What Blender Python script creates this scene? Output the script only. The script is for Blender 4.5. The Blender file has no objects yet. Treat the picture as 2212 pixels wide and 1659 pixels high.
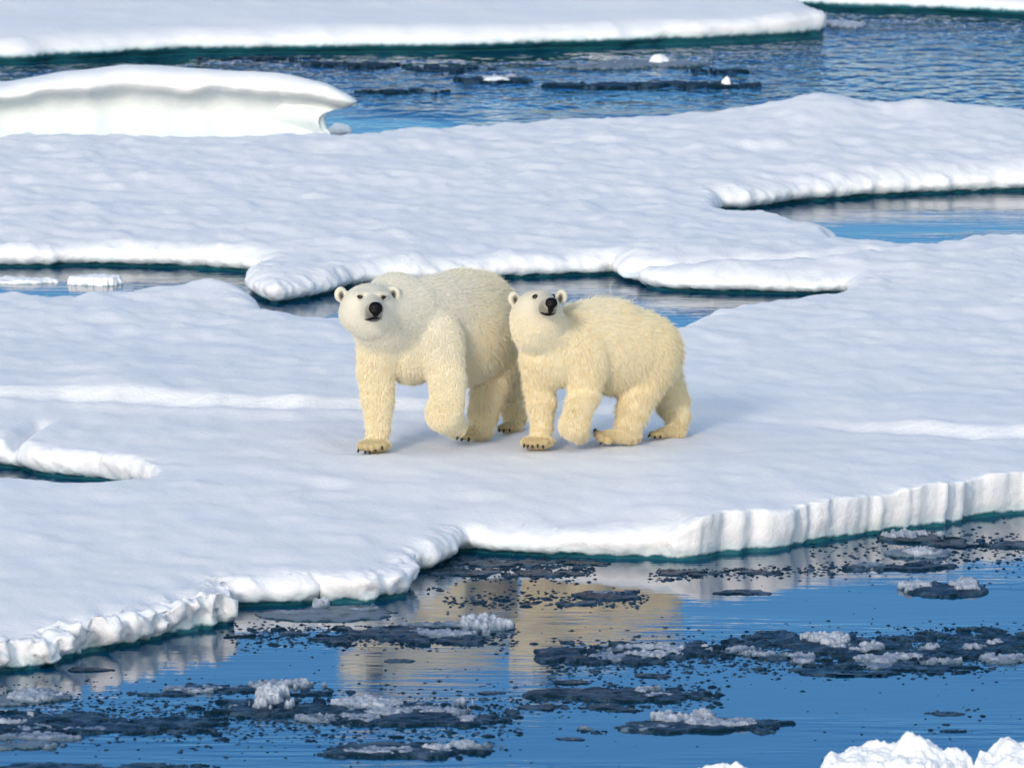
import bpy, math, random, bmesh
import numpy as np
from mathutils import Vector, kdtree
from mathutils.geometry import delaunay_2d_cdt

sc = bpy.context.scene
COL = sc.collection
R = math.radians

# ------------------------------------------------------------------ camera
FPX, CX, CY = 18480.0, 1106.0, 829.5          # focal length and centre in 2212 x 1659 picture units
CAM = np.array([0.0, -65.43, 8.86])
PITCH = R(7.035)
cam_d = bpy.data.cameras.new('camera')
cam = bpy.data.objects.new('camera', cam_d); COL.objects.link(cam)
cam.location = CAM; cam.rotation_euler = (R(90) - PITCH, 0, 0)
cam_d.sensor_width = 36; cam_d.lens = 36 * FPX / 2212
cam_d.clip_start = 1; cam_d.clip_end = 20000
cam_d.dof.use_dof = True; cam_d.dof.focus_distance = 66.0; cam_d.dof.aperture_fstop = 6.3
sc.camera = cam

# ------------------------------------------------------------------ light
SUN_EL, SUN_AZ = R(20), math.atan2(-0.34, -0.94)      # azimuth measured from +Y towards +X: behind the camera, to the left
w = bpy.data.worlds.new('World'); sc.world = w; w.use_nodes = True
nt = w.node_tree; nt.nodes.clear()
wo = nt.nodes.new('ShaderNodeOutputWorld'); bg = nt.nodes.new('ShaderNodeBackground')
sky = nt.nodes.new('ShaderNodeTexSky'); sky.sky_type = 'NISHITA'; sky.sun_disc = False
sky.sun_elevation = SUN_EL; sky.sun_rotation = SUN_AZ
sky.air_density = 1.0; sky.dust_density = 0.3; sky.ozone_density = 3.0; sky.altitude = 0
hs = nt.nodes.new('ShaderNodeMixRGB'); hs.blend_type = 'MULTIPLY'; hs.inputs[0].default_value = 1.0
# thin bright cloud overhead, deeper blue air low down all the way round
tc = nt.nodes.new('ShaderNodeTexCoord'); sx = nt.nodes.new('ShaderNodeSeparateXYZ'); nt.links.new(tc.outputs['Generated'], sx.inputs[0])
cr = nt.nodes.new('ShaderNodeValToRGB'); nt.links.new(sx.outputs[2], cr.inputs[0])
SKY = [(0.0, (0.24, 0.45, 0.70)), (0.16, (0.24, 0.43, 0.65)), (0.30, (0.07, 0.28, 0.60)), (0.60, (0.08, 0.26, 0.56)), (0.80, (3.95, 2.70, 1.68))]
while len(cr.color_ramp.elements) < len(SKY): cr.color_ramp.elements.new(0.5)
for e_, (p_, c_) in zip(cr.color_ramp.elements, SKY): e_.position = p_; e_.color = (*c_, 1)
# the side of the sky towards the sun is pale and bright
dp = nt.nodes.new('ShaderNodeVectorMath'); dp.operation = 'DOT_PRODUCT'; nt.links.new(tc.outputs['Generated'], dp.inputs[0])
dp.inputs[1].default_value = (math.sin(SUN_AZ), math.cos(SUN_AZ), 0.0)
mrs = nt.nodes.new('ShaderNodeMapRange'); mrs.interpolation_type = 'SMOOTHSTEP'; nt.links.new(dp.outputs['Value'], mrs.inputs[0])
mrs.inputs[1].default_value = -0.85; mrs.inputs[2].default_value = -0.1
cr2 = nt.nodes.new('ShaderNodeValToRGB'); nt.links.new(sx.outputs[2], cr2.inputs[0])
cr2.color_ramp.elements[0].color = (1.10, 0.98, 0.86, 1); cr2.color_ramp.elements[1].position = 0.78; cr2.color_ramp.elements[1].color = (3.95, 2.70, 1.68, 1)
mxs = nt.nodes.new('ShaderNodeMixRGB'); nt.links.new(mrs.outputs[0], mxs.inputs[0]); nt.links.new(cr.outputs[0], mxs.inputs[1]); nt.links.new(cr2.outputs[0], mxs.inputs[2])
nt.links.new(mxs.outputs[0], hs.inputs[2])
nt.links.new(sky.outputs[0], hs.inputs[1]); nt.links.new(hs.outputs[0], bg.inputs[0])
bg.inputs[1].default_value = 0.15
nt.links.new(bg.outputs[0], wo.inputs[0])
sd = bpy.data.lights.new('sun', 'SUN'); sun = bpy.data.objects.new('sun', sd); COL.objects.link(sun)
sd.energy = 1.35; sd.angle = R(9); sd.color = (1.0, 0.90, 0.76)
to_sun = Vector((math.sin(SUN_AZ) * math.cos(SUN_EL), math.cos(SUN_AZ) * math.cos(SUN_EL), math.sin(SUN_EL)))
sun.rotation_euler = to_sun.to_track_quat('Z', 'Y').to_euler(); sun.location = (-20, -20, 30)
vs = sc.view_settings
sc.display_settings.display_device = 'sRGB'
vs.view_transform = 'Standard'; vs.look = 'None'; vs.exposure = 0.38; vs.gamma = 1.0; vs.use_curve_mapping = False
sc.render.filter_size = 1.15
sc.cycles.use_denoising = True; sc.cycles.sample_clamp_indirect = 4.0; sc.cycles.sample_clamp_direct = 12.0
sc.cycles.max_bounces = 8; sc.cycles.diffuse_bounces = 4; sc.cycles.transparent_max_bounces = 8

# ------------------------------------------------------------------ measuring helpers
cp, sp = math.cos(PITCH), math.sin(PITCH)
def ray(px, py):
    a = (np.asarray(px, float) - CX) / FPX; b = (CY - np.asarray(py, float)) / FPX
    return np.stack([a, cp + b * sp, -sp + b * cp], -1)
def atz(px, py, z=0.0):
    d = ray(px, py); t = (z - CAM[2]) / d[..., 2]
    return CAM + d * t[..., None]
def aty(px, py, y):
    d = ray(px, py); t = (y - CAM[1]) / d[..., 1]
    return CAM + d * t[..., None]

# ------------------------------------------------------------------ noise
def _hash(ix, iy, iz, seed):
    h = (ix.astype(np.int64) * 374761393 + iy.astype(np.int64) * 668265263 + iz.astype(np.int64) * 2147483647 + seed * 974711) & 0xffffffff
    h = ((h ^ (h >> 13)) * 1274126177) & 0xffffffff
    h = (h ^ (h >> 16)) & 0xffffffff
    h = (h * 2246822519) & 0xffffffff
    return ((h ^ (h >> 15)) & 0xffffff) / float(0xffffff) * 2 - 1
def vnoise(x, y, z=None, seed=0):
    x = np.asarray(x, float); y = np.asarray(y, float) + 0 * x
    ix = np.floor(x); iy = np.floor(y); fx = x - ix; fy = y - iy
    ux = fx * fx * fx * (fx * (fx * 6 - 15) + 10); uy = fy * fy * fy * (fy * (fy * 6 - 15) + 10)
    def lay(iz):
        a = _hash(ix, iy, iz, seed); b = _hash(ix + 1, iy, iz, seed)
        c = _hash(ix, iy + 1, iz, seed); d = _hash(ix + 1, iy + 1, iz, seed)
        return (a * (1 - ux) + b * ux) * (1 - uy) + (c * (1 - ux) + d * ux) * uy
    if z is None: return lay(ix * 0)
    z = np.asarray(z, float); iz = np.floor(z); fz = z - iz; uz = fz * fz * (3 - 2 * fz)
    return lay(iz) * (1 - uz) + lay(iz + 1) * uz
def fbm(x, y, z=None, oct=4, seed=0, gain=0.5):
    s = 0; a = 1.0; f = 1.0; tot = 0
    for k in range(oct):
        s = s + a * vnoise(np.asarray(x) * f + 17.3 * k, np.asarray(y) * f - 9.1 * k, None if z is None else np.asarray(z) * f, seed + k)
        tot += a; a *= gain; f *= 2.03
    return s / tot
def sstep(a, b, x):
    t = np.clip((x - a) / (b - a), 0, 1); return t * t * (3 - 2 * t)

# ------------------------------------------------------------------ object helpers
def tag(o, label=None, cat=None, group=None, kind=None):
    if label: o['label'] = label
    if cat: o['category'] = cat
    if group: o['group'] = group
    if kind: o['kind'] = kind
    return o
def empty(name, loc):
    o = bpy.data.objects.new(name, None); COL.objects.link(o); o.location = Vector(loc); return o
def mesh_obj(name, V, Fc, mat, parent=None, smooth=True, origin=None):
    me = bpy.data.meshes.new(name)
    V = np.asarray(V, np.float32)
    if origin is not None: V = V - np.asarray(origin, np.float32)
    Fc = np.asarray(Fc, np.int32)
    n = Fc.shape[1]
    me.vertices.add(len(V)); me.vertices.foreach_set('co', V.ravel())
    me.loops.add(Fc.size); me.loops.foreach_set('vertex_index', Fc.ravel())
    me.polygons.add(len(Fc)); me.polygons.foreach_set('loop_start', np.arange(0, Fc.size, n, dtype=np.int32))
    me.polygons.foreach_set('use_smooth', np.full(len(Fc), smooth))
    me.update(calc_edges=True); me.validate()
    me.materials.append(mat)
    o = bpy.data.objects.new(name, me); COL.objects.link(o)
    if origin is not None and parent is None: o.location = Vector(origin)
    if parent is not None:
        o.parent = parent
        o.location = (Vector(origin) if origin is not None else Vector((0, 0, 0))) - parent.location
    return o

# ------------------------------------------------------------------ materials
def new_mat(name):
    m = bpy.data.materials.new(name); m.use_nodes = True
    nt = m.node_tree; nt.nodes.clear()
    return m, nt, nt.nodes, nt.links
def node(N, t, **k):
    n = N.new(t)
    for a, v in k.items(): setattr(n, a, v)
    return n
def ramp(N, pts):
    r = N.new('ShaderNodeValToRGB'); e = r.color_ramp.elements
    while len(e) < len(pts): e.new(0.5)
    for q, (p, c) in zip(e, pts):
        q.position = p; q.color = (c, c, c, 1) if isinstance(c, (int, float)) else (*c, 1)
    return r

def snow_material(name, top, low, wet, wet_shade_line=0.06, bump=0.25, fade=0.10, rough=0.65, spec=0.25, mottle=None):
    """Snow that turns into bare wet ice close to the water line; on the floes that band also carries painted shade under the lip."""
    m, nt, N, L = new_mat(name)
    out = N.new('ShaderNodeOutputMaterial'); b = N.new('ShaderNodeBsdfPrincipled')
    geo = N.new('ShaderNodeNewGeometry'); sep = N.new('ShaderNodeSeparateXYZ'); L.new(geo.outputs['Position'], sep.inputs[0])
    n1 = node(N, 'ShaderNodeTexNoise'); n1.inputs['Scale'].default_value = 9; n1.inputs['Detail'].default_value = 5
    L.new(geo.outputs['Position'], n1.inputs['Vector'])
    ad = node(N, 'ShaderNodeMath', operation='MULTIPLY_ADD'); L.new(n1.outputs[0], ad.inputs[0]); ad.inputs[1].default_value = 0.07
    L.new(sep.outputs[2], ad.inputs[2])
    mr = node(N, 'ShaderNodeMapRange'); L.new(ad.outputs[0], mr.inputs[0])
    mr.inputs[1].default_value = 0.035; mr.inputs[2].default_value = wet_shade_line + fade + 0.035
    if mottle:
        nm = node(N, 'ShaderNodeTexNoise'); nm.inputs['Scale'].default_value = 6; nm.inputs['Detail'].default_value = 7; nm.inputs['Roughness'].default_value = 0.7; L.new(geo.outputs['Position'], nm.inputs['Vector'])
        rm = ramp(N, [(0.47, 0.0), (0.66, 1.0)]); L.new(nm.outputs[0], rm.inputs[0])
    rp = ramp(N, [(0.0, wet), (wet_shade_line / (wet_shade_line + fade) * 0.8, wet), (min(0.97, wet_shade_line / (wet_shade_line + fade) + 0.12), low), (1.0, top)])
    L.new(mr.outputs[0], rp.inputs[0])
    n2 = node(N, 'ShaderNodeTexNoise'); n2.inputs['Scale'].default_value = 1.3; n2.inputs['Detail'].default_value = 6
    L.new(geo.outputs['Position'], n2.inputs['Vector'])
    v = ramp(N, [(0.3, (0.96, 0.955, 1.0)), (0.7, (1.0, 0.99, 0.99))]); L.new(n2.outputs[0], v.inputs[0])
    mx = node(N, 'ShaderNodeMixRGB', blend_type='MULTIPLY'); mx.inputs[0].default_value = 1
    if mottle:
        mt = N.new('ShaderNodeMixRGB'); L.new(rm.outputs[0], mt.inputs[0]); L.new(rp.outputs[0], mt.inputs[1]); mt.inputs[2].default_value = (*mottle, 1); rp = mt
    L.new(rp.outputs[0], mx.inputs[1]); L.new(v.outputs[0], mx.inputs[2]); L.new(mx.outputs[0], b.inputs['Base Color'])
    rr = ramp(N, [(0.0, 0.18), (wet_shade_line / (wet_shade_line + fade), 0.3), (1.0, rough)]); L.new(mr.outputs[0], rr.inputs[0]); L.new(rr.outputs[0], b.inputs['Roughness'])
    n3 = node(N, 'ShaderNodeTexNoise'); n3.inputs['Scale'].default_value = 22; n3.inputs['Detail'].default_value = 7; n3.inputs['Roughness'].default_value = 0.65
    L.new(geo.outputs['Position'], n3.inputs['Vector'])
    bp = N.new('ShaderNodeBump'); bp.inputs['Strength'].default_value = bump; bp.inputs['Distance'].default_value = 0.03
    L.new(n3.outputs[0], bp.inputs['Height']); L.new(bp.outputs[0], b.inputs['Normal'])
    b.inputs['Specular IOR Level'].default_value = spec
    L.new(b.outputs[0], out.inputs[0])
    return m
TEAL = (0.018, 0.12, 0.155)  # waterline ice, with the shade under the floe lips put into its colour
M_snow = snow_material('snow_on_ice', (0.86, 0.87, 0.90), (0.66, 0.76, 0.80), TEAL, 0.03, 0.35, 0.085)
M_snow_far = snow_material('snow_on_ice_far', (0.86, 0.87, 0.90), (0.66, 0.78, 0.82), TEAL, 0.10, 0.35, 0.06)  # taller teal band, painting the shade below the far lips as well
M_snow_green = snow_material('snow_on_green_ice', (0.88, 0.89, 0.91), (0.78, 0.87, 0.86), (0.60, 0.77, 0.76), 0.04, 0.35, 0.75)
M_chunk = snow_material('snow_chunk', (0.90, 0.91, 0.93), (0.80, 0.83, 0.88), (0.4, 0.5, 0.55), 0.005, 0.25, 0.02)
M_dark = snow_material('wet_dark_ice', (0.007, 0.023, 0.040), (0.006, 0.022, 0.038), (0.003, 0.016, 0.030), 0.01, 0.4, 0.04, 0.5, 0.05, (0.055, 0.10, 0.16))
M_slush = snow_material('grey_slush', (0.20, 0.25, 0.32), (0.09, 0.14, 0.19), (0.02, 0.05, 0.075), 0.004, 0.6, 0.03, 0.5, 0.1)
M_frost = snow_material('crumbled_snow', (0.55, 0.59, 0.67), (0.22, 0.27, 0.36), (0.10, 0.15, 0.20), 0.012, 0.6, 0.05, 0.6)

def water_material():
    m, nt, N, L = new_mat('sea_water')
    out = N.new('ShaderNodeOutputMaterial')
    geo = N.new('ShaderNodeNewGeometry'); sep = N.new('ShaderNodeSeparateXYZ'); L.new(geo.outputs['Position'], sep.inputs[0])
    def noise(scale, detail, vec=(1, 1, 1), rough=0.5):
        mp = N.new('ShaderNodeMapping'); mp.inputs['Scale'].default_value = vec; L.new(geo.outputs['Position'], mp.inputs[0])
        n = N.new('ShaderNodeTexNoise'); n.inputs['Scale'].default_value = scale; n.inputs['Detail'].default_value = detail; n.inputs['Roughness'].default_value = rough
        L.new(mp.outputs[0], n.inputs['Vector']); return n
    # how ruffled the water is: calm by the near floe, wind ripples on the open water behind
    far = node(N, 'ShaderNodeMapRange', interpolation_type='SMOOTHSTEP'); L.new(sep.outputs[1], far.inputs[0])
    far.inputs[1].default_value = 22; far.inputs[2].default_value = 30
    patch = noise(0.30, 3, (0.8, 0.35, 1)); pr = ramp(N, [(0.42, 0.08), (0.56, 1.0)]); L.new(patch.outputs[0], pr.inputs[0])
    xr = node(N, 'ShaderNodeMapRange', interpolation_type='SMOOTHSTEP'); L.new(sep.outputs[0], xr.inputs[0]); xr.inputs[1].default_value = 0.0; xr.inputs[2].default_value = 3.5
    mxp = node(N, 'ShaderNodeMath', operation='MAXIMUM'); L.new(pr.outputs[0], mxp.inputs[0]); L.new(xr.outputs[0], mxp.inputs[1])
    ruf = node(N, 'ShaderNodeMath', operation='MULTIPLY'); L.new(far.outputs[0], ruf.inputs[0]); L.new(mxp.outputs[0], ruf.inputs[1])
    w1 = noise(3.0, 2.0, (1, 0.6, 1), 0.5)
    h1 = node(N, 'ShaderNodeMath', operation='MULTIPLY'); L.new(w1.outputs[0], h1.inputs[0]); L.new(ruf.outputs[0], h1.inputs[1])
    w2 = noise(5.0, 3, (0.35, 1.6, 1), 0.5)
    p2 = noise(0.5, 2, (0.5, 1, 1)); r2 = ramp(N, [(0.42, 0.10), (0.50, 0.35), (0.62, 1.0)]); L.new(p2.outputs[0], r2.inputs[0])
    h2a = node(N, 'ShaderNodeMath', operation='MULTIPLY'); L.new(w2.outputs[0], h2a.inputs[0]); L.new(r2.outputs[0], h2a.inputs[1])
    mid = node(N, 'ShaderNodeMapRange', interpolation_type='SMOOTHSTEP'); L.new(sep.outputs[1], mid.inputs[0]); mid.inputs[1].default_value = 2; mid.inputs[2].default_value = 9; mid.inputs[3].default_value = 1.0; mid.inputs[4].default_value = 2.2
    h2 = node(N, 'ShaderNodeMath', operation='MULTIPLY'); L.new(h2a.outputs[0], h2.inputs[0]); L.new(mid.outputs[0], h2.inputs[1])
    b1 = N.new('ShaderNodeBump'); b1.inputs['Strength'].default_value = 1.0; b1.inputs['Distance'].default_value = 0.17; L.new(h1.outputs[0], b1.inputs['Height'])
    b2 = N.new('ShaderNodeBump'); b2.inputs['Strength'].default_value = 1.0; b2.inputs['Distance'].default_value = 0.006; L.new(h2.outputs[0], b2.inputs['Height'])
    L.new(b1.outputs[0], b2.inputs['Normal'])
    gl = N.new('ShaderNodeBsdfGlossy'); rg_ = node(N, 'ShaderNodeMath', operation='MULTIPLY_ADD'); L.new(ruf.outputs[0], rg_.inputs[0]); rg_.inputs[1].default_value = 0.05; rg_.inputs[2].default_value = 0.03; L.new(rg_.outputs[0], gl.inputs['Roughness']); gl.inputs['Color'].default_value = (1.0, 0.98, 0.95, 1)
    L.new(b2.outputs[0], gl.inputs['Normal'])
    fr = N.new('ShaderNodeFresnel'); fr.inputs['IOR'].default_value = 1.45; L.new(b2.outputs[0], fr.inputs['Normal'])
    df = N.new('ShaderNodeBsdfDiffuse'); df.inputs['Color'].default_value = (0.0005, 0.095, 0.24, 1)
    tr = N.new('ShaderNodeBsdfTransparent'); tr.inputs['Color'].default_value = (0.10, 0.50, 0.58, 1)
    mb = N.new('ShaderNodeMixShader'); mb.inputs[0].default_value = 0.50; L.new(df.outputs[0], mb.inputs[1]); L.new(tr.outputs[0], mb.inputs[2])
    mm = N.new('ShaderNodeMixShader'); L.new(fr.outputs[0], mm.inputs[0]); L.new(mb.outputs[0], mm.inputs[1]); L.new(gl.outputs[0], mm.inputs[2])
    L.new(mm.outputs[0], out.inputs[0])
    return m
M_water = water_material()
def plain(name, col, rough=0.5, spec=0.5, coat=0.0):
    m, nt, N, L = new_mat(name); out = N.new('ShaderNodeOutputMaterial'); b = N.new('ShaderNodeBsdfPrincipled')
    n = N.new('ShaderNodeTexNoise'); n.inputs['Scale'].default_value = 60; n.inputs['Detail'].default_value = 3
    r = ramp(N, [(0.3, tuple(c * 0.75 for c in col)), (0.7, tuple(min(1, c * 1.2) for c in col))]); L.new(n.outputs[0], r.inputs[0]); L.new(r.outputs[0], b.inputs['Base Color'])
    bp = N.new('ShaderNodeBump'); bp.inputs['Strength'].default_value = 0.3; bp.inputs['Distance'].default_value = 0.002; L.new(n.outputs[0], bp.inputs['Height']); L.new(bp.outputs[0], b.inputs['Normal'])
    b.inputs['Roughness'].default_value = rough; b.inputs['Specular IOR Level'].default_value = spec; b.inputs['Coat Weight'].default_value = coat
    L.new(b.outputs[0], out.inputs[0]); return m
M_deep = plain('deep_water', (0.004, 0.03, 0.06), 0.9, 0)
M_nose = plain('nose_leather', (0.003, 0.003, 0.006), 0.38, 0.10)
M_eye = plain('eye_dark', (0.005, 0.004, 0.004), 0.2, 0.25)
M_lip = plain('lip_dark', (0.005, 0.005, 0.007), 0.5, 0.08)
M_claw = plain('claw_horn', (0.016, 0.012, 0.009), 0.35, 0.5)

def fur_material(name, skin=False):
    m, nt, N, L = new_mat(name); out = N.new('ShaderNodeOutputMaterial'); b = N.new('ShaderNodeBsdfPrincipled')
    a = N.new('ShaderNodeAttribute'); a.attribute_name = 'tone'
    g = N.new('ShaderNodeAttribute'); g.attribute_name = 'grey'
    r = ramp(N, [(0.0, (0.77, 0.745, 0.67)), (0.5, (0.88, 0.80, 0.60)), (1.0, (0.84, 0.69, 0.42))] if not skin else [(0.0, (0.68, 0.65, 0.57)), (0.5, (0.58, 0.49, 0.33)), (1.0, (0.50, 0.38, 0.20))])  # under layer darker and yellower: shade between the locks painted into its colour
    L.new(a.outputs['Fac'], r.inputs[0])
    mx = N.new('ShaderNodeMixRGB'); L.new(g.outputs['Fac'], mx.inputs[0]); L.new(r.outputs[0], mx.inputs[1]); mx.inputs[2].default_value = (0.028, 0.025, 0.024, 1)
    L.new(mx.outputs[0], b.inputs['Base Color'])
    b.inputs['Roughness'].default_value = 0.75 if skin else 0.55; b.inputs['Specular IOR Level'].default_value = 0.15 if skin else 0.25
    L.new(b.outputs[0], out.inputs[0]); return m
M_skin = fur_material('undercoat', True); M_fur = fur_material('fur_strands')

# ------------------------------------------------------------------ water and sea bed
S = 6000
wat = mesh_obj('water', [(-S, -S, 0), (S, -S, 0), (S, S, 0), (-S, S, 0)], [(0, 1, 2, 3)], M_water); tag(wat, kind='structure')
bed = mesh_obj('sea_bed', [(-S, -S, -5), (S, -S, -5), (S, S, -5), (-S, S, -5)], [(0, 1, 2, 3)], M_deep); tag(bed, kind='structure')

# ------------------------------------------------------------------ floes
PROF = [(1.0, 0.0), (0.8, 0.004), (0.62, 0.014), (0.46, 0.03), (0.30, 0.055), (0.16, 0.08), (0.04, 0.095), (-0.15, 0.10), (-0.35, 0.02), (-0.6, -0.45), (-1.1, -0.9), (-3.0, -1.2)]
def catmull(P, n_per):
    return P
def build_floe(name, pts, topfn, mat, prof=PROF, step=0.028, grid=(0.045, 0.11), seed=1, margin=0.5, flute_seed=5, pv=0.35):
    """pts: (px, py, z of the traced edge, rounding radius, lip fraction, undercut factor, lump amplitude, flute amplitude)"""
    W = []
    for p in pts:
        p = tuple(p) + (None,) * (8 - len(p))
        q = [p[0], p[1], p[2], p[3] or 0.2, p[4] or 0.35, 1.0 if p[5] is None else p[5], p[6] or 0.0, p[7] or 0.0]
        xyz = atz(q[0], q[1], q[2]); W.append([xyz[0], xyz[1]] + q[2:])
    W = np.array(W)
    area = 0.5 * np.sum(W[:, 0] * np.roll(W[:, 1], -1) - np.roll(W[:, 0], -1) * W[:, 1])
    if area < 0: W = W[::-1]
    # resample with a rounded (Chaikin) outline
    for _ in range(2):
        nx = np.roll(W, -1, 0)
        W = np.stack([W * 0.75 + nx * 0.25, W * 0.25 + nx * 0.75], 1).reshape(-1, W.shape[1])
    out = []
    for i in range(len(W)):
        a, b = W[i], W[(i + 1) % len(W)]
        seg = np.hypot(*(b[:2] - a[:2]))
        halfw = 3.95 * (65.4 + (a[1] + b[1]) / 2) / 66 + 0.8
        st = step if min(abs(a[0]), abs(b[0])) < halfw else step * 12
        k = max(1, int(round(seg / st)))
        for j in range(k): out.append(a + (b - a) * j / k)
    O = np.array(out)
    def normals(O):
        t = np.roll(O[:, :2], -2, 0) - np.roll(O[:, :2], 2, 0); t /= np.maximum(np.linalg.norm(t, axis=1), 1e-6)[:, None]
        n = np.stack([t[:, 1], -t[:, 0]], 1); return n                      # outward for a CCW outline
    nrm = normals(O)
    x, y = O[:, 0], O[:, 1]
    jit = 0.10 * fbm(x * 2.2, y * 1.2, oct=4, seed=seed) + 0.03 * fbm(x * 9, y * 7, oct=3, seed=seed + 3)
    s = np.concatenate([[0], np.cumsum(np.hypot(np.diff(x), np.diff(y)))])
    fl = fbm(s * 7.5, s * 0, oct=3, seed=flute_seed, gain=.65); fl2 = -0.9 * np.maximum(0, 1 - 3.5 * np.abs(vnoise(s * 2.6, s * 0 + 5, seed=flute_seed + 2)))
    jit = jit + O[:, 7] * (fl * 0.9 + fl2 * 0.8) + O[:, 6] * 0.8 * fbm(x * 5, y * 5, oct=3, seed=seed + 9)
    O[:, 3] *= 1 + 0.55 * fbm(s * 0.9, s * 0, oct=3, seed=seed + 15)
    O[:, 0] += nrm[:, 0] * jit; O[:, 1] += nrm[:, 1] * jit
    for _ in range(1):
        O[:, :2] = 0.5 * O[:, :2] + 0.25 * (np.roll(O[:, :2], 1, 0) + np.roll(O[:, :2], -1, 0))
    nrm = normals(O)
    n = len(O)
    kd = kdtree.KDTree(n)
    for i in range(n): kd.insert((O[i, 0], O[i, 1], 0), i)
    kd.balance()
    def near(P):
        idx = np.empty(len(P), int); dd = np.empty(len(P))
        for i in range(len(P)):
            _, j, d = kd.find((P[i, 0], P[i, 1], 0)); idx[i] = j; dd[i] = d
        return idx, dd
    C = []
    for f in (0.04, 0.12, 0.26, 0.45, 0.7, 1.0, 1.3):
        Q = O[:, :2] - nrm * (f * O[:, 3])[:, None]
        idx, d = near(Q)
        ok = (d > 0.8 * f * O[:, 3]) & (np.einsum('ij,ij->i', Q - O[idx, :2], nrm[idx]) < 0)
        C.append(Q[ok])
    y0, y1 = O[:, 1].min(), O[:, 1].max(); x0, x1 = O[:, 0].min(), O[:, 0].max()
    rows = []; yy = y0; r = 0
    while yy < y1:
        hw = 3.95 * (65.4 + yy) / 66 + margin; gx = grid[0] * (0.7 + 0.3 * (65.4 + yy) / 66)
        xa = np.arange(-hw + (r % 2) * gx / 2, hw, gx); xb = np.concatenate([np.arange(x0, -hw, 0.4), np.arange(hw, x1, 0.4)]) if r % 4 == 0 else np.zeros(0)
        xs = np.concatenate([xa, xb]); xs = xs[(xs > x0) & (xs < x1)]
        rows.append(np.stack([xs, np.full(len(xs), yy)], 1)); yy += grid[1]; r += 1
    G = np.concatenate(rows)
    idx, d = near(G)
    ok = (np.einsum('ij,ij->i', G - O[idx, :2], nrm[idx]) < 0) & (d > 1.35 * O[idx, 3])
    C.append(G[ok])
    P = np.concatenate([O[:, :2]] + C)
    vs_, es_, fs_, *_ = delaunay_2d_cdt([Vector((float(a), float(b))) for a, b in P], [(i, (i + 1) % n) for i in range(n)], [], 0, 1e-6, False)
    V2 = np.array([(v.x, v.y) for v in vs_]); T = np.array([f for f in fs_ if len(f) == 3], int)
    idx, d = near(V2)
    on_edge = (d < 1e-4)[T].all(1)
    cen = V2[T[on_edge]].mean(1); ins = np.zeros(len(cen), bool)
    xa, ya = O[:, 0], O[:, 1]; xb, yb = np.roll(xa, -1), np.roll(ya, -1)
    for q in range(0, len(cen), 4000):
        px_, py_ = cen[q:q + 4000, 0][:, None], cen[q:q + 4000, 1][:, None]
        c_ = ((ya > py_) != (yb > py_)) & (px_ < (xb - xa) * (py_ - ya) / np.where(yb == ya, 1e-12, yb - ya) + xa)
        ins[q:q + 4000] = c_.sum(1) % 2 == 1
    kp = np.ones(len(T), bool); kp[on_edge] = ins; T = T[kp]
    zt = topfn(V2[:, 0], V2[:, 1])
    ztl = topfn(O[:, 0], O[:, 1]); zl = ztl * O[:, 4] * (1 + (0.04 + 0.30 * (1 - O[:, 4])) * fbm(s * 1.9, s * 0, oct=2, seed=seed + 20))
    t = np.clip(d / O[idx, 3], 0, 1); rnd = np.sqrt(np.maximum(0, 1 - (1 - t) ** 2))
    zt = zt - 0.045 * np.exp(-d / 0.40) * np.clip(O[idx, 3] / 0.15, 0, 1)
    z = zl[idx] + (zt - zl[idx]) * rnd
    V = np.column_stack([V2, z])
    # rings under the lip
    rings = []
    ns_ = nrm.copy()
    for _ in range(60): ns_ = 0.5 * ns_ + 0.25 * (np.roll(ns_, 1, 0) + np.roll(ns_, -1, 0))
    ns_ /= np.maximum(np.linalg.norm(ns_, axis=1), 1e-6)[:, None]
    for zf, off in prof[1:]:
        o2 = O[:, :2] - ns_ * (off * (O[:, 5] if off > 0 else 1.0) * (1 + pv * fbm(s * 1.3, s * 0 + zf * 0.6, oct=3, seed=seed + 60)))[:, None]
        rings.append(np.column_stack([o2, zl * zf if zf > -0.01 else np.minimum(0, 0.25 * zf) * np.ones(n)]))
    base = len(V)
    lip = np.column_stack([O[:, :2], zl])
    RV = [lip] + rings
    allV = np.concatenate([V] + RV)
    quads = []
    ii = np.arange(n); jj = (ii + 1) % n
    for k in range(len(RV) - 1):
        a = base + k * n; b = base + (k + 1) * n
        quads.append(np.stack([a + ii, b + ii, b + jj], 1)); quads.append(np.stack([a + ii, b + jj, a + jj], 1))
    tri = np.concatenate([T] + quads)
    # crumbly relief where the edge is lumpy
    li = np.concatenate([idx] + [np.arange(n)] * len(RV)); ld = np.concatenate([d] + [np.zeros(n)] * len(RV))
    amp = O[li, 6] * np.exp(-(ld / 0.22) ** 2)
    on = (amp > 0.002) & (allV[:, 2] > -0.02)
    q = allV[on]; nn = nrm[li[on]]; am = amp[on]
    n1 = fbm(q[:, 0] * 10, q[:, 1] * 8, q[:, 2] * 12, oct=4, seed=seed + 31); n2 = fbm(q[:, 0] * 10 + 40, q[:, 1] * 6, q[:, 2] * 7, oct=4, seed=seed + 37)
    allV[on, 0] += nn[:, 0] * n1 * am; allV[on, 1] += nn[:, 1] * n1 * am; allV[on, 2] += n2 * am * 0.9 * np.clip(q[:, 2] / 0.08, 0, 1)
    # weld lip copies onto the outline vertices of the sheet
    kd2 = kdtree.KDTree(base)
    bidx = np.where(d < 1e-4)[0]
    kd3 = kdtree.KDTree(len(bidx))
    for i, b in enumerate(bidx): kd3.insert((V2[b, 0], V2[b, 1], 0), i)
    kd3.balance()
    remap = np.arange(len(allV))
    for i in range(n):
        _, j, dd = kd3.find((O[i, 0], O[i, 1], 0))
        if dd is not None and dd < 1e-4: remap[base + i] = bidx[j]
    tri = remap[tri]
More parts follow.
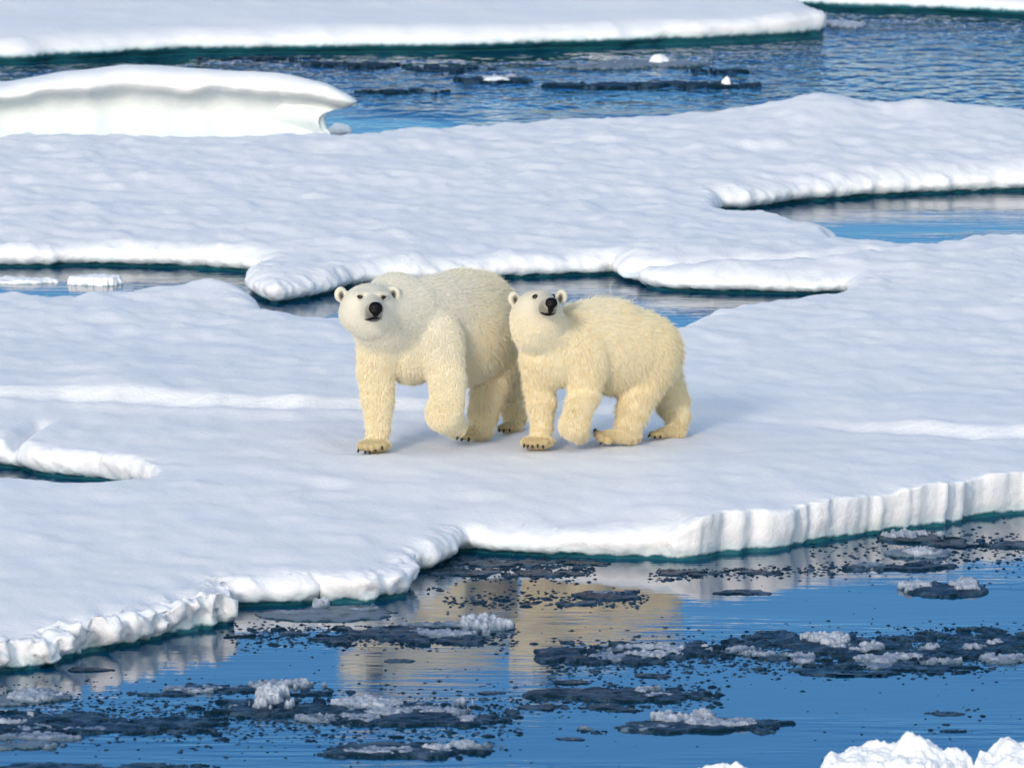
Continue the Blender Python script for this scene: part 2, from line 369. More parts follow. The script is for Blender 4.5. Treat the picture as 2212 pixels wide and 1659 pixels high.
    tri = tri[(tri[:, 0] != tri[:, 1]) & (tri[:, 1] != tri[:, 2]) & (tri[:, 0] != tri[:, 2])]
    used, inv = np.unique(tri, return_inverse=True)
    allV = allV[used]; tri = inv.reshape(-1, 3)
    org = np.array([allV[:, 0].mean(), allV[:, 1].mean(), 0.0])
    return mesh_obj(name, allV, tri, mat, origin=org)

def line_y(pts, z=0.25):
    W = np.array([atz(a, b, z)[:2] for a, b in pts]); return W
def groove(x, y, W, depth, wid):
    d = np.full(x.shape, 9.0)
    for a, b in zip(W[:-1], W[1:]):
        ab = b - a; t = np.clip(((x - a[0]) * ab[0] + (y - a[1]) * ab[1]) / (ab @ ab), 0, 1)
        d = np.minimum(d, np.hypot(x - a[0] - ab[0] * t, y - a[1] - ab[1] * t))
    return -depth * np.exp(-(d / wid) ** 2)
STEP = line_y([(-900, 835), (0, 864), (300, 873), (600, 885), (900, 893), (1300, 893), (1600, 905), (1900, 935), (2212, 955), (2900, 1000)])
CRACK = line_y([(-10, 982), (12, 955), (45, 935), (90, 908)])
LEDGE = line_y([(1330, 545), (1450, 551), (1600, 548), (1760, 546), (1880, 533)], 0.28)
HOLE = atz(1835, 524, 0.1)
BMP = [(atz(1770, 256, 0.3), 0.15, 0.50, 1.6), (atz(1995, 256, 0.3), 0.11, 0.42, 1.4), (atz(1880, 262, 0.3), 0.09, 1.3, 2.2), (atz(1600, 275, 0.3), 0.05, 0.9, 2.0),
       (atz(2150, 262, 0.3), 0.08, 0.5, 1.4), (atz(470, 628, 0.25), 0.07, 0.45, 0.7), (atz(330, 640, 0.25), 0.03, 0.6, 1.0), (atz(1420, 520, 0.3), 0.06, 0.5, 0.6), (atz(600, 600, 0.3), 0.04, 0.4, 0.8)]
def main_top(x, y):
    z = 0.25 + 0.07 * sstep(18, 25, y) + 0.09 * sstep(1.0, -2.0, y) * sstep(0.4, 1.5, x)
    calm = 1 - 0.65 * np.exp(-((x - 0.4) / 2.0) ** 2 - ((y - 0.8) / 2.0) ** 2)
    back = sstep(2.5, 14, y)
    z = z + calm * (0.030 * fbm(x * 0.8, y * 0.5, oct=3, seed=11) + (0.026 + 0.020 * back) * fbm(x * 1.9, y * 1.5, oct=4, seed=12, gain=0.55)) + (0.5 + 0.5 * calm) * ((0.011 + 0.006 * back) * fbm(x * 4.2, y * 2.6, oct=3, seed=14) - (0.020 + 0.010 * back) * np.abs(fbm(x * 2.3 + 7, y * 1.9, oct=3, seed=15)))
    z = z + calm * 0.014 * np.maximum(0, fbm(x * 4.5, y * 3.0, oct=3, seed=13)) * (1 + back)
    ly = np.interp(x, STEP[:, 0], STEP[:, 1])
    px = x / 3.95 * 1106 + 1106
    A = 0.11 * np.interp(px, [0, 900, 1200, 1500, 1750, 1900, 2212], [1, 1, 0.8, 0.25, 0.2, 0.7, 0.8]) * (0.85 + 0.3 * fbm(x * 1.5, y * 0, oct=2, seed=41))
    wob = 0.12 * fbm(x * 2.5, y * 0, oct=3, seed=43)
    z = z + A * (sstep(0.02, 0.26, y - ly - wob) - sstep(0.6, 4.5, y - ly)) + A * 0.25 * np.exp(-((y - ly - wob + 0.22) / 0.2) ** 2)
    z = z + groove(x, y, CRACK, 0.10, 0.06) + groove(x, y, LEDGE, 0.10, 0.10)
    hx, hy = x - HOLE[0], y - HOLE[1]
    z = z - 0.42 * np.exp(-(hx / 0.20) ** 4 - ((hy - 0.1 * hx) / 0.40) ** 4)
    for c, h, sx, sy in BMP: z = z + h * np.exp(-((x - c[0]) / sx) ** 2 - ((y - c[1]) / sy) ** 2)
    return z

Nf = dict(r=0.22)
near_ = lambda x, y, z=0.09, r=0.26, e=0.38, u=1.0, l=0.012, f=0.0: (x, y, z, r * 1.15, e, u, l + .018, f)
farp = lambda x, y, z=0.27, r=0.22, e=0.4: (x, y, z, r, e, 1.0, 0.0, 0.0)
clf = lambda x, y, z=0.04: (x, y, z, 0.05, 0.90, 0.45, 0.022, 0.07)
lmp = lambda x, y, z=0.04: (x, y, z, 0.12, 0.78, 0.6, 0.12, 0.03)
main_pts = [farp(-900, 292, .3), farp(0, 291, .3), farp(200, 288, .3), farp(500, 291, .3), farp(700, 289, .3), farp(800, 287, .3), farp(860, 280, .3), farp(1000, 269, .3),
    farp(1100, 262, .3), farp(1200, 252, .3), farp(1400, 247, .3), farp(1600, 240, .3), farp(1800, 242, .3), farp(2000, 244, .3), farp(2212, 246, .3), farp(2900, 250, .3),
    near_(2900, 372, .12, .3), near_(2212, 388, .12, .3), near_(2050, 394, .12, .3), near_(1900, 402, .12, .3), near_(1750, 412, .12, .3), near_(1650, 423, .12, .3), near_(1590, 431, .12, .25), near_(1548, 432, .12, .2),
    farp(1545, 436, .25, .12), farp(1600, 439, .25, .15), farp(1650, 447, .25, .15), farp(1800, 479, .25), farp(1900, 498, .25), farp(1940, 510, .25), farp(1975, 513, .25), farp(2050, 503, .25), farp(2212, 494, .25), farp(2900, 470, .25),
    clf(2900, 1000), clf(2212, 1100), clf(2000, 1131), clf(1800, 1159), clf(1650, 1180), clf(1550, 1193), clf(1500, 1200),
    near_(1470, 1201, .04, .20, .6, .6, .02), near_(1440, 1200, .04, .24, .5, .7, .01), near_(1300, 1196, .04, .26, .45, .8), near_(1200, 1194, .04, .26, .45, .8), near_(1100, 1189, .04, .24, .4, .8), near_(1030, 1182, .05, .15, .4, 1), near_(1008, 1180, .05, .1, .5, 1),
    near_(985, 1200, .05, .12, .45, 1, .015), near_(955, 1217, .05, .12, .5, 1, .02), near_(900, 1226, .05, .15, .5, 1, .01), near_(872, 1229, .05, .1, .6, 1, .02),
    near_(890, 1243, .05, .1, .6, .7, .03, .03), near_(894, 1268, .05, .1, .7, .6, .035, .03), near_(884, 1278, .05, .1, .7, .6, .035, .03), near_(800, 1287, .05, .12, .7, .6, .03, .03), near_(715, 1292, .05, .12, .65, .6, .03, .03), near_(690, 1284, .05, .1, .5, .8, .01),
    near_(672, 1293, .05, .2, .4, .8), near_(600, 1295, .05, .2, .4, .8), near_(512, 1296, .05, .12, .5, .8, .02),
    lmp(500, 1300), lmp(506, 1320), lmp(505, 1334), lmp(470, 1345), lmp(380, 1368), lmp(340, 1378), lmp(250, 1393), lmp(185, 1400), lmp(170, 1413), lmp(100, 1431), lmp(0, 1446), lmp(-200, 1470), lmp(-900, 1540),
    farp(-900, 1000, .25, .06), farp(0, 1016, .25, .06, .5), farp(60, 1025, .25, .06, .5), farp(150, 1034, .25, .06, .5), farp(250, 1034, .25, .06, .5), farp(350, 1026, .25, .05, .5),
    near_(335, 1018, .16, .06, .6, .7), near_(250, 1015, .12, .08, .5, .8, .01), near_(150, 1007, .10, .10, .45, 1, .01), near_(60, 996, .10, .10, .45, 1, .01), near_(20, 985, .10, .1, .45, 1, .01), near_(0, 988, .10, .1, .45), near_(-900, 950, .10),
    farp(-900, 640, .25), farp(0, 622, .25), farp(100, 624, .25), farp(180, 625, .25), farp(240, 622, .25), farp(300, 616, .25), farp(400, 611, .25), farp(470, 612, .25), farp(520, 618, .25), farp(545, 630, .25), farp(560, 645, .25), farp(568, 653, .25),
    farp(650, 665, .25), farp(740, 674, .25), farp(850, 690, .25), farp(1000, 700, .25), farp(1200, 705, .25), farp(1400, 701, .25), farp(1460, 694, .25), farp(1490, 680, .25), farp(1530, 661, .25), farp(1580, 647, .25), farp(1650, 637, .25), farp(1750, 623, .25), farp(1835, 614, .25),
    near_(1850, 607, .12), near_(1760, 612, .12), near_(1600, 608, .12), near_(1440, 603, .12), near_(1400, 597, .12), near_(1360, 584, .12, .2, .4, 1, .015), near_(1335, 577, .12, .15, .45, 1, .015), near_(1326, 566, .12, .2), near_(1300, 568, .12, .25),
    near_(1200, 572, .12, .25), near_(1060, 579, .12, .25), near_(960, 582, .12, .25), near_(870, 586, .12, .25), near_(800, 592, .12, .25), near_(740, 604, .12, .25), near_(680, 619, .12, .25), near_(640, 628, .12, .25, .4, 1, .02), near_(580, 632, .12, .2, .4, 1, .02), near_(548, 619, .12, .18, .4, 1, .02),
    near_(539, 600, .12, .18, .4, 1, .02), near_(556, 582, .12, .2, .4, 1, .015), near_(574, 570, .12), near_(540, 562, .12, .2), near_(400, 552, .12, .25), near_(200, 548, .12, .25), near_(0, 553, .12, .25), near_(-900, 565, .12, .25)]
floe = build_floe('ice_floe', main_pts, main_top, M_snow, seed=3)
tag(floe, 'broad snow covered ice floe carrying both polar bears, its arms winding round the blue channels', 'ice floe')
GZ = lambda x, y: float(main_top(np.array([x]), np.array([y]))[0])

# far floes
f1 = [near_(-1100, 130, .10, .4), near_(0, 124, .10, .4), near_(120, 117, .10, .4), near_(330, 105, .10, .4), near_(500, 100, .10, .4), near_(800, 98, .10, .4), near_(1000, 92, .12, .4), near_(1250, 80, .15, .4), near_(1500, 66, .18, .25, .55, .8), near_(1700, 53, .20, .2, .6, .8), near_(1780, 47, .20, .15, .6, .6), near_(1791, 41, .20, .1, .6, .5),
      farp(1777, 30, .28, .1, .6), farp(1762, 16, .30, .15, .6), farp(1742, 3, .30), farp(1690, -8, .30), farp(1580, -20, .30), farp(1500, -110, .33), farp(-1100, -110, .33)]
def f1_top(x, y): return 0.33 + 0.04 * fbm(x * 0.8, y * 0.5, oct=4, seed=61) + 0.03 * np.maximum(0, fbm(x * 2.5, y * 1.6, oct=3, seed=62)) + 0.16 * np.exp(-((x - 3.95) / 0.22) ** 2 - ((y - atz(1610, 50, .3)[1]) / 0.7) ** 2)
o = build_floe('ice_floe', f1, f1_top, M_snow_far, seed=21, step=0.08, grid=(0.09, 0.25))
tag(o, 'far flat snow covered floe along the top edge, reaching in from the left', 'ice floe')
f2 = [near_(1650, 7, .06, .3), near_(1760, 13, .06, .3), near_(2000, 19, .06, .3), near_(2212, 30, .06, .3), near_(3000, 60, .06, .3), farp(3000, -120, .3), farp(1650, -120, .3)]
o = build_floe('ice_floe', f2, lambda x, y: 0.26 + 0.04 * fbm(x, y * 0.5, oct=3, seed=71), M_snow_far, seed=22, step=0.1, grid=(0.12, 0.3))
tag(o, 'thin sliver of the farthest white floe in the top right corner behind ruffled blue water', 'ice floe')

# the undercut floe
OVX = np.array([atz(p, 200, .7)[0] for p in (-900, 0, 120, 250, 450, 600, 700, 762)]); OVZ = [0.72, 0.72, 0.83, 0.90, 0.88, 0.84, 0.74, 0.60]
def ov_top(x, y): return np.interp(x, OVX, OVZ) - 0.02 + 0.022 * fbm(x * 1.5, y * 1.2, oct=3, seed=81)
PROF_OV = [(1.0, 0.0), (0.96, 0.015), (0.90, 0.06), (0.86, 0.12), (0.82, 0.20), (0.76, 0.27), (0.66, 0.32), (0.55, 0.33), (0.42, 0.30), (0.28, 0.24), (0.12, 0.16), (0.0, 0.10), (-0.6, 0.05), (-2.0, 0.0)]
ov = [(-900, 212, .58, .25, .80, 1, .02, .02), (0, 208, .58, .25, .80, 1, .015, .008), (300, 207, .58, .25, .80, 1, .015, .008), (600, 209, .58, .25, .80, 1, .015, .008), (700, 214, .56, .22, .82, 1.1, .02, .02), (750, 219, .53, .15, .85, 1.2, .01, .0), (764, 217, .53, .12, .85, 1.2, .01, .0),
      (745, 205, .56, .2, .8, 1.2, .01, .0), (700, 192, .62, .3, .8, 1.2), (600, 172, .70, .4, .8, 1), (450, 160, .75, .4, .8, 1), (250, 155, .75, .4, .8, 1), (120, 165, .7, .4, .8, 1), (0, 182, .62, .4, .8, 1), (-900, 185, .62, .4, .8, 1)]
o = build_floe('undercut_ice_floe', ov, ov_top, M_snow_green, prof=PROF_OV, seed=23, step=0.04, grid=(0.06, 0.10), pv=0.10)
tag(o, 'undercut ice floe with a pale green wall beneath a jutting white snow shelf', 'ice floe')

# ------------------------------------------------------------------ low pads and slabs afloat (relief sheets that dip under the water)
def sheet(name, cx, cy, hw, hh, h, mat, parent=None, seed=0, amp=0.02, freq=10, plate=2.5, zbase=0.0, res=None, ragged=0.5, skew=0.0, lumps=(), mid=1.0, aspect=1.0, raw=False):
    """One irregular raft: an ellipse of half width hw and half height hh in picture units, laid on the water as relief."""
    if mat in (M_dark, M_slush) and cy > 700: h *= 0.42; amp *= 0.42
    c = atz(cx, cy, zbase); a = hw / FPX * (c[1] - CAM[1]); b = abs(atz(cx, cy - hh, zbase)[1] - atz(cx, cy + hh, zbase)[1]) / 2
    if hh * 1.0 > 0 and aspect != 1.0: b *= aspect
    rx = res or max(0.006, a / 90); ry = rx * 2.2
    xs = np.arange(-a * 1.25, a * 1.25 + rx, rx); ys = np.arange(-b * 1.25, b * 1.25 + ry, ry)
    if len(ys) < 8: ys = np.linspace(-b * 1.25, b * 1.25, 9)
    X, Y = np.meshgrid(xs, ys, indexing='ij')
    u = X / a; v = (Y - skew * X) / b
    if mat is not M_chunk:
        uw = u + 0.40 * fbm(X * 2.0 + seed * .7, Y * 1.3, oct=3, seed=seed + 41); vw = v + 0.75 * fbm(X * 1.7 - seed * .3, Y * 1.1 + 9, oct=3, seed=seed + 43)
    else: uw, vw = u, v
    m = 1 - (uw * uw + vw * vw) * mid
    rgd = ragged * (1.45 if ragged > .45 else 1)
    m = m - 0.34 * rgd + rgd * (0.7 * fbm(X * 2.6 / max(a, 0.3) + seed, Y * 2.0 / max(b, 0.3) + seed * 1.7, oct=3, seed=seed, gain=0.6) + 2.6 * fbm(X * 6.5 + seed, Y * 5.0 + seed * 1.7, oct=5, seed=seed + 77, gain=0.6) + 1.3 * fbm(X * 2.2 + seed, Y * 5.5, oct=3, seed=seed + 97))
    m = m - 4.0 * np.clip(u * u + v * v - 1.1, 0, 9)
    e = np.clip(m * plate, -1, 1)
    Z = zbase + h * np.where(e > 0, np.sqrt(np.maximum(0, 1 - (1 - np.clip(e, 0, 1)) ** 2)), e * 1.5) + np.clip(e + 0.3, 0, 1) * amp * fbm(X * freq + seed, Y * freq * 0.8, oct=4, seed=seed + 5, gain=0.6)
    for (lx, ly, lh, lw) in lumps:
        if mat is not M_chunk: lh *= 1.3
        Z = Z + lh * np.exp(-((u - lx) / lw) ** 2 - ((v - ly) / 0.45) ** 2) * (0.75 + 0.6 * fbm(X * freq * 1.4, Y * freq, oct=3, seed=seed + 8))
    keep = Z > zbase - 0.02
    nx, ny = Z.shape
    idx = np.arange(nx * ny).reshape(nx, ny)
    cell = keep[:-1, :-1] | keep[1:, :-1] | keep[:-1, 1:] | keep[1:, 1:]
    q = np.stack([idx[:-1, :-1][cell], idx[1:, :-1][cell], idx[1:, 1:][cell], idx[:-1, 1:][cell]], 1)
    if len(q) == 0: return None
    V = np.stack([X.ravel() + c[0], Y.ravel() + c[1], Z.ravel()], 1)
    used, inv = np.unique(q, return_inverse=True)
    V = V[used]; q = inv.reshape(-1, 4)
    if raw: return V, q
    return mesh_obj(name, V, q, mat, parent=parent, origin=(c[0], c[1], 0))

def pad(label, cx, cy, hw, hh, h=0.03, mat=None, caps=(), seed=0, cat='ice', name='ice_raft', group='dark ice rafts afloat in the foreground', cap_name='snow_patch', **k):
    c = atz(cx, cy, 0)
    root = empty(name, (c[0], c[1], 0)); tag(root, label, cat, group)
    sheet('ice_slab', cx, cy, hw, hh, h, mat or M_dark, parent=root, seed=seed, **k)
    for i, (x, y, w_, h_, zz, a_) in enumerate(caps):
        sp_ = sheet(cap_name, x, y, w_ * 1.0, h_ * .9, zz * .42, M_frost, parent=root, seed=seed * 7 + i + 3, amp=a_ * .5, freq=34, zbase=h * 0.25, ragged=1.0, plate=1.6, res=max(0.007, w_ / 330 / 70))
        if sp_: sp_['kind'] = 'stuff'
    return root

random.seed(4)
pad('smooth grey slush pad with one white lump, just off the ledge of the near floe', 705, 1325, 150, 17, 0.028, M_slush, [(690, 1309, 22, 9, .10, .07), (800, 1312, 60, 7, .03, .03), (640, 1322, 60, 6, .015, .02)], seed=101, ragged=.18, amp=.015, plate=2)
pad('long dark raft with crumbled snow heaped on its right end, below the grey slush pad', 830, 1374, 290, 20, .03, M_dark, [(1050, 1354, 55, 15, .09, .09), (960, 1366, 75, 9, .04, .04), (940, 1348, 70, 5, .02, .02)], seed=102, ragged=.95, amp=.03, skew=-.05)
pad('dark ice raft with a faint snow rim where the golden reflection ends', 1322, 1285, 80, 10, .03, M_dark, [(1320, 1280, 35, 4, .02, .02)], seed=103, ragged=.8)
pad('ragged dark raft lying across the golden reflection of the bears', 1130, 1303, 150, 8, .022, M_dark, seed=104, ragged=1.1)
pad('dark ice raft with two white snow lumps on open water at the right', 2030, 1274, 98, 15, .05, M_dark, [(1975, 1268, 38, 12, .07, .03), (2090, 1266, 38, 13, .08, .05)], seed=105, ragged=.4)
pad('grey ice raft with a pointed white snow peak below the fluted ice edge', 1990, 1199, 78, 11, .05, M_slush, [(1995, 1192, 50, 10, .08, .05)], seed=106, ragged=.35)
pad('ice raft with a long row of snow crumbs, closest to the fluted ice edge', 2000, 1163, 90, 11, .04, M_dark, [(1990, 1156, 75, 9, .06, .06)], seed=107, ragged=.7)
pad('broad dark raft cut by the right picture edge under the fluted ice', 2110, 1177, 130, 10, .03, M_dark, [(2160, 1168, 60, 5, .03, .03)], seed=108, ragged=.9)
pad('dark low raft in front of the raft with the pointed snow peak', 1935, 1224, 125, 9, .035, M_dark, [(1880, 1220, 50, 4, .015, .02)], seed=109, ragged=.55)
pad('narrow dark raft floating left of the low rafts under the fluted ice', 1535, 1237, 150, 7, .02, M_dark, [(1570, 1234, 50, 3, .015, .02)], seed=110, ragged=1.0)
pad('small dark raft alone right of the golden reflection', 1607, 1282, 55, 6, .02, M_dark, seed=111, ragged=.8)
pad('snowy mass of dark ice forming the left tip of the large drift band', 1370, 1414, 205, 24, .045, M_dark, [(1400, 1408, 90, 12, .05, .05), (1500, 1402, 60, 8, .03, .04), (1330, 1420, 60, 7, .02, .03)], seed=112, ragged=.6, amp=.03, skew=.06)
pad('dark central part of the large drift band with bright snow crests', 1790, 1402, 290, 38, .04, M_dark, [(1783, 1384, 52, 11, .08, .07), (1850, 1402, 62, 10, .06, .06), (1690, 1420, 90, 9, .03, .04), (1620, 1406, 60, 8, .03, .04)], seed=113, ragged=.85, amp=.035, skew=.03)
pad('right end of the large drift band with long frosty crest', 2110, 1396, 210, 36, .04, M_dark, [(2050, 1394, 130, 11, .05, .05), (1960, 1424, 110, 10, .04, .04), (2170, 1424, 60, 9, .04, .04), (2190, 1388, 50, 6, .03, .03)], seed=114, ragged=.8, amp=.035)
pad('thin dark fringe of ice along the lower side of the large drift band', 1880, 1447, 270, 11, .025, M_dark, [(1900, 1440, 90, 5, .02, .02)], seed=115, ragged=1.0)
pad('dark ragged raft ending in a humped slab right of the golden reflection', 1350, 1502, 195, 15, .04, M_dark, [(1420, 1501, 32, 5, .03, .02), (1400, 1490, 70, 8, .045, .015)], seed=116, ragged=.7)
pad('thin dark strip of ice just below the humped raft', 1300, 1527, 160, 9, .02, M_dark, seed=117, ragged=1.1)
pad('long flat raft with a crest of snow, low in the picture right of centre', 1490, 1572, 245, 17, .045, M_dark, [(1480, 1553, 70, 12, .07, .06), (1560, 1562, 70, 8, .05, .04), (1360, 1570, 90, 6, .02, .02)], seed=118, ragged=.35, amp=.02, skew=.03)
pad('frosty raft at the bottom edge left of centre', 890, 1622, 215, 18, .05, M_dark, [(1000, 1611, 90, 12, .05, .05), (860, 1622, 110, 8, .03, .03)], seed=119, ragged=.4, amp=.02, skew=.08)
pad('dark drift line with frosty crests running left of the snow heap', 480, 1492, 290, 11, .03, M_dark, [(620, 1480, 80, 10, .05, .05), (420, 1488, 60, 6, .03, .03)], seed=120, ragged=.85, amp=.03)
pad('dark raft crowned by a tall heap of yellowish white snow in the lower left', 610, 1534, 190, 24, .045, M_dark, [(590, 1518, 52, 20, .13, .09), (520, 1532, 50, 8, .03, .03)], seed=121, ragged=.7, amp=.03)
pad('frosty dark raft right of the tall snow heap', 900, 1545, 230, 26, .045, M_dark, [(790, 1520, 85, 11, .06, .05), (1000, 1525, 24, 10, .07, .03), (1003, 1553, 26, 7, .04, .03), (880, 1536, 130, 9, .03, .04), (740, 1550, 90, 8, .03, .04)], seed=122, ragged=.6, amp=.035)
pad('dark curved drift raft sweeping down from the snow heap to the left', 330, 1567, 250, 17, .035, M_dark, [(200, 1575, 60, 5, .02, .02)], seed=123, ragged=.75, amp=.03, skew=.12)
pad('frost covered raft cut by the left picture edge', 60, 1508, 90, 16, .04, M_slush, [(70, 1502, 75, 12, .05, .05)], seed=124, ragged=.6)
pad('broad dark raft with snow crumbs in the lower left corner', 70, 1565, 170, 30, .045, M_dark, [(20, 1552, 50, 14, .06, .05), (90, 1590, 80, 8, .02, .03), (60, 1572, 60, 6, .02, .03)], seed=125, ragged=.6, amp=.035)
pad('small frosty raft below the broad dark raft at the left edge', 70, 1612, 80, 12, .035, M_slush, [(60, 1608, 60, 8, .03, .04)], seed=126, ragged=.5)
pad('dark raft cut by the bottom picture edge in the left corner', 190, 1657, 260, 8, .03, M_dark, seed=127, ragged=.8)
pad('thin dark raft drifting under the lumpy corner of the near floe', 185, 1444, 75, 6, .02, M_dark, seed=128, ragged=.8)
pad('low dark slab beside the golden reflection, above the drift line', 865, 1428, 35, 5, .015, M_dark, seed=129, ragged=.4)
pad('small dark slab under the golden reflection', 1080, 1497, 48, 5, .018, M_dark, seed=130, ragged=.4)
pad('dark oval slab between the golden reflection and the humped raft', 1236, 1473, 44, 6, .02, M_dark, seed=131, ragged=.25)
pad('dark oval slab above the right part of the humped raft', 1410, 1461, 46, 5, .02, M_dark, seed=132, ragged=.25)
pad('little dark slab far right above a twin slab on open water', 2045, 1540, 42, 5, .018, M_dark, seed=133, ragged=.35)
pad('little dark slab far right below its twin on open water', 2065, 1575, 55, 6, .018, M_dark, seed=134, ragged=.9)
pad('dark slab off the left tip of the flat snow crested raft', 1225, 1597, 38, 4, .015, M_dark, seed=135, ragged=.2)
pad('ragged dark raft just under the edge of the near floe, above the golden reflection', 1110, 1236, 165, 9, .02, M_dark, seed=136, ragged=1.2)
pad('upper dark raft hugging the near floe above the golden reflection', 1130, 1217, 170, 7, .02, M_dark, seed=137, ragged=1.3)
pad('small dark slab at the left side of the golden reflection', 940, 1277, 40, 7, .02, M_dark, seed=138, ragged=.9)

# far bits
FG = 'small floes in the far water'
pad('grey slab with a bright white snow lump in the far blue water', 1420, 140, 120, 7, .03, M_slush, [], seed=201, ragged=.4, group=FG)
pad('dark broken slab between the undercut floe and the far floe', 760, 143, 110, 5, .03, M_dark, seed=212, ragged=.9, group=FG)
pad('long dark slab right of the far slab with the bright lump', 1560, 156, 90, 4, .03, M_dark, seed=213, ragged=.9, group=FG)
pad('dark slab in front of the far floe, left of centre', 560, 128, 120, 4, .02, M_dark, seed=214, ragged=1.0, group=FG)
def lump(label, cx, cy, w_, h_, seed, name='snow_lump', cat='ice', group=None, mat=None, zb=0.0, parent=None, deep=0.8):
    """A rounded irregular chunk of snow; w_ and h_ are its picture width and height."""
    c = atz(cx, cy, 0); k = (c[1] - CAM[1]) / FPX
    a, hgt = w_ / 2 * k, h_ * k
    nu, nv = 28, 16
    th = np.linspace(0, 2 * np.pi, nu, endpoint=False); ph = np.linspace(0, np.pi, nv)
    TH, PH = np.meshgrid(th, ph, indexing='ij')
    D = np.stack([np.cos(TH) * np.sin(PH), np.sin(TH) * np.sin(PH), np.cos(PH)], -1)
    rr = 1 + 0.35 * fbm(D[..., 0] * 2.2 + seed, D[..., 1] * 2.2, D[..., 2] * 2.2, oct=4, seed=seed, gain=.6)
    Vv = D * rr[..., None] * np.array([a, a * deep, hgt * 0.95]) + np.array([c[0], c[1], zb])
    idx = np.arange(nu * nv).reshape(nu, nv); j = np.roll(idx, -1, 0)
    q = np.stack([idx[:, :-1], idx[:, 1:], j[:, 1:], j[:, :-1]], -1).reshape(-1, 4)
    o = mesh_obj(name, Vv.reshape(-1, 3), q, mat or M_chunk, origin=(c[0], c[1], 0), parent=parent)
    if parent is None: tag(o, label, cat, group)
    return o
lump('white upright ice lump standing in the far water, rightmost of the far bits', 1569, 187, 21, 22, 12, group=FG)
lump('bright white snow lump with a rounded back, largest of the far bits', 1425, 139, 50, 20, 14, group=FG)
lump('low white snow lump on the slab left of the largest far lump', 1072, 177, 62, 11, 15, group=FG)
lump('small white lump on the far water near the tip of the undercut floe', 735, 287, 52, 20, 6, group=FG)
pad('low dark slab with a white middle in the far blue water', 1390, 186, 235, 6, .035, M_dark, [(1350, 180, 70, 3, .04, .02)], seed=202, ragged=.5, group=FG)
pad('long grey slab to the left of the far snow lump', 1310, 147, 100, 5, .03, M_slush, seed=203, ragged=.5, group=FG)
pad('far dark slab carrying a low heap of snow', 1070, 175, 85, 6, .03, M_dark, [(1072, 171, 45, 5, .10, .03)], seed=204, ragged=.5, group=FG)
pad('dark thin slab off the tip of the undercut floe', 870, 201, 100, 4, .025, M_dark, [(930, 199, 20, 3, .03, .03)], seed=205, ragged=.8, group=FG)
pad('short dark slab in front of the undercut wall', 668, 236, 26, 4, .02, M_dark, seed=206, ragged=.4, group=FG)
pad('grey dark rimmed slab left of centre in the far water', 960, 150, 90, 6, .02, M_dark, seed=207, ragged=1.0, group=FG)
pad('flat white spit of slush off the right end of the far floe', 1825, 57, 48, 7, .05, M_frost, [], seed=208, ragged=.3, group=FG)
pad('long pale slush streak across the ruffled water at the top right', 2020, 64, 160, 4, .012, M_frost, [], seed=209, ragged=.5, group=FG)
pad('small snow topped floe with a dark rim in the left channel', 205, 613, 66, 6, .075, M_chunk, [(200, 606, 50, 6, .10, .03)], seed=210, ragged=.3, name='small_floe', group='little floes in the left channel')
pad('pale flat floe beside the left picture edge in the left channel', 40, 609, 95, 5, .03, M_chunk, [], seed=211, ragged=.3, name='small_floe', group='little floes in the left channel')

# white blocks in the bottom right corner
def corner(label, seed, spots, cx, cy, hw, hh, h):
    root = sheet('snow_block', cx, cy, hw, hh, h, M_chunk, seed=seed, amp=.06, freq=9, ragged=.22, plate=2.2, res=.008, lumps=spots)
    tag(root, label, 'ice', 'bright snow blocks in the bottom right corner')
corner('bright white snow block with a peaked top in the bottom right corner, the larger one', 301, [(-.75, .2, .02, .25), (-.2, .3, .05, .2), (.12, .0, .07, .12), (.30, .1, .10, .22), (.72, 0, .03, .2)], 1935, 1672, 165, 28, .12)
corner('bright white snow block cut by the right picture edge in the bottom corner', 302, [(-.4, .1, .05, .25), (.1, 0, .07, .3), (.5, 0, .04, .3)], 2212, 1672, 112, 26, .13)
corner('tip of a submerged white snow block just breaking the bottom edge', 303, [(0, 0, .02, .4)], 1565, 1668, 60, 8, .02)

# ------------------------------------------------------------------ loose dark chips, each a thing
def chip_mesh(seed):
    nu, nv = 14, 7
    th = np.linspace(0, 2 * np.pi, nu, endpoint=False); ph = np.linspace(0, np.pi, nv)
    TH, PH = np.meshgrid(th, ph, indexing='ij')
    D = np.stack([np.cos(TH) * np.sin(PH), np.sin(TH) * np.sin(PH), np.cos(PH)], -1)
    rr = 1 + 0.55 * fbm(D[..., 0] * 1.8 + seed * 3, D[..., 1] * 1.8, D[..., 2] * 1.8, oct=3, seed=seed)
    V = (D * rr[..., None]).reshape(-1, 3); idx = np.arange(nu * nv).reshape(nu, nv); j = np.roll(idx, -1, 0)
    q = np.stack([idx[:, :-1], idx[:, 1:], j[:, 1:], j[:, :-1]], -1).reshape(-1, 4)
    me = bpy.data.meshes.new('ice_chip'); me.from_pydata(V.tolist(), [], q.tolist()); me.update(); me.materials.append(M_dark)
    for p in me.polygons: p.use_smooth = (seed % 2 == 0)
    return me
CH = [chip_mesh(s) for s in range(8)]
rg = np.random.default_rng(7)
def chips(n, x0, x1, y0, y1, s0, s1, label, group, slope=0.0):
    for i in range(n):
        px = rg.uniform(x0, x1); py = rg.uniform(y0, y1) + slope * (px - (x0 + x1) / 2)
        c = atz(px, py, 0); s = math.exp(rg.uniform(math.log(s0), math.log(s1))) / 330
        o = bpy.data.objects.new('ice_chip', CH[rg.integers(8)]); COL.objects.link(o)
        o.location = (c[0], c[1], 0.0); o.scale = (s, s * rg.uniform(.6, 1.3), s * rg.uniform(.15, .28) + 0.004); o.rotation_euler = (0, 0, rg.uniform(-.5, .5))
        tag(o, label, 'ice chip', group)
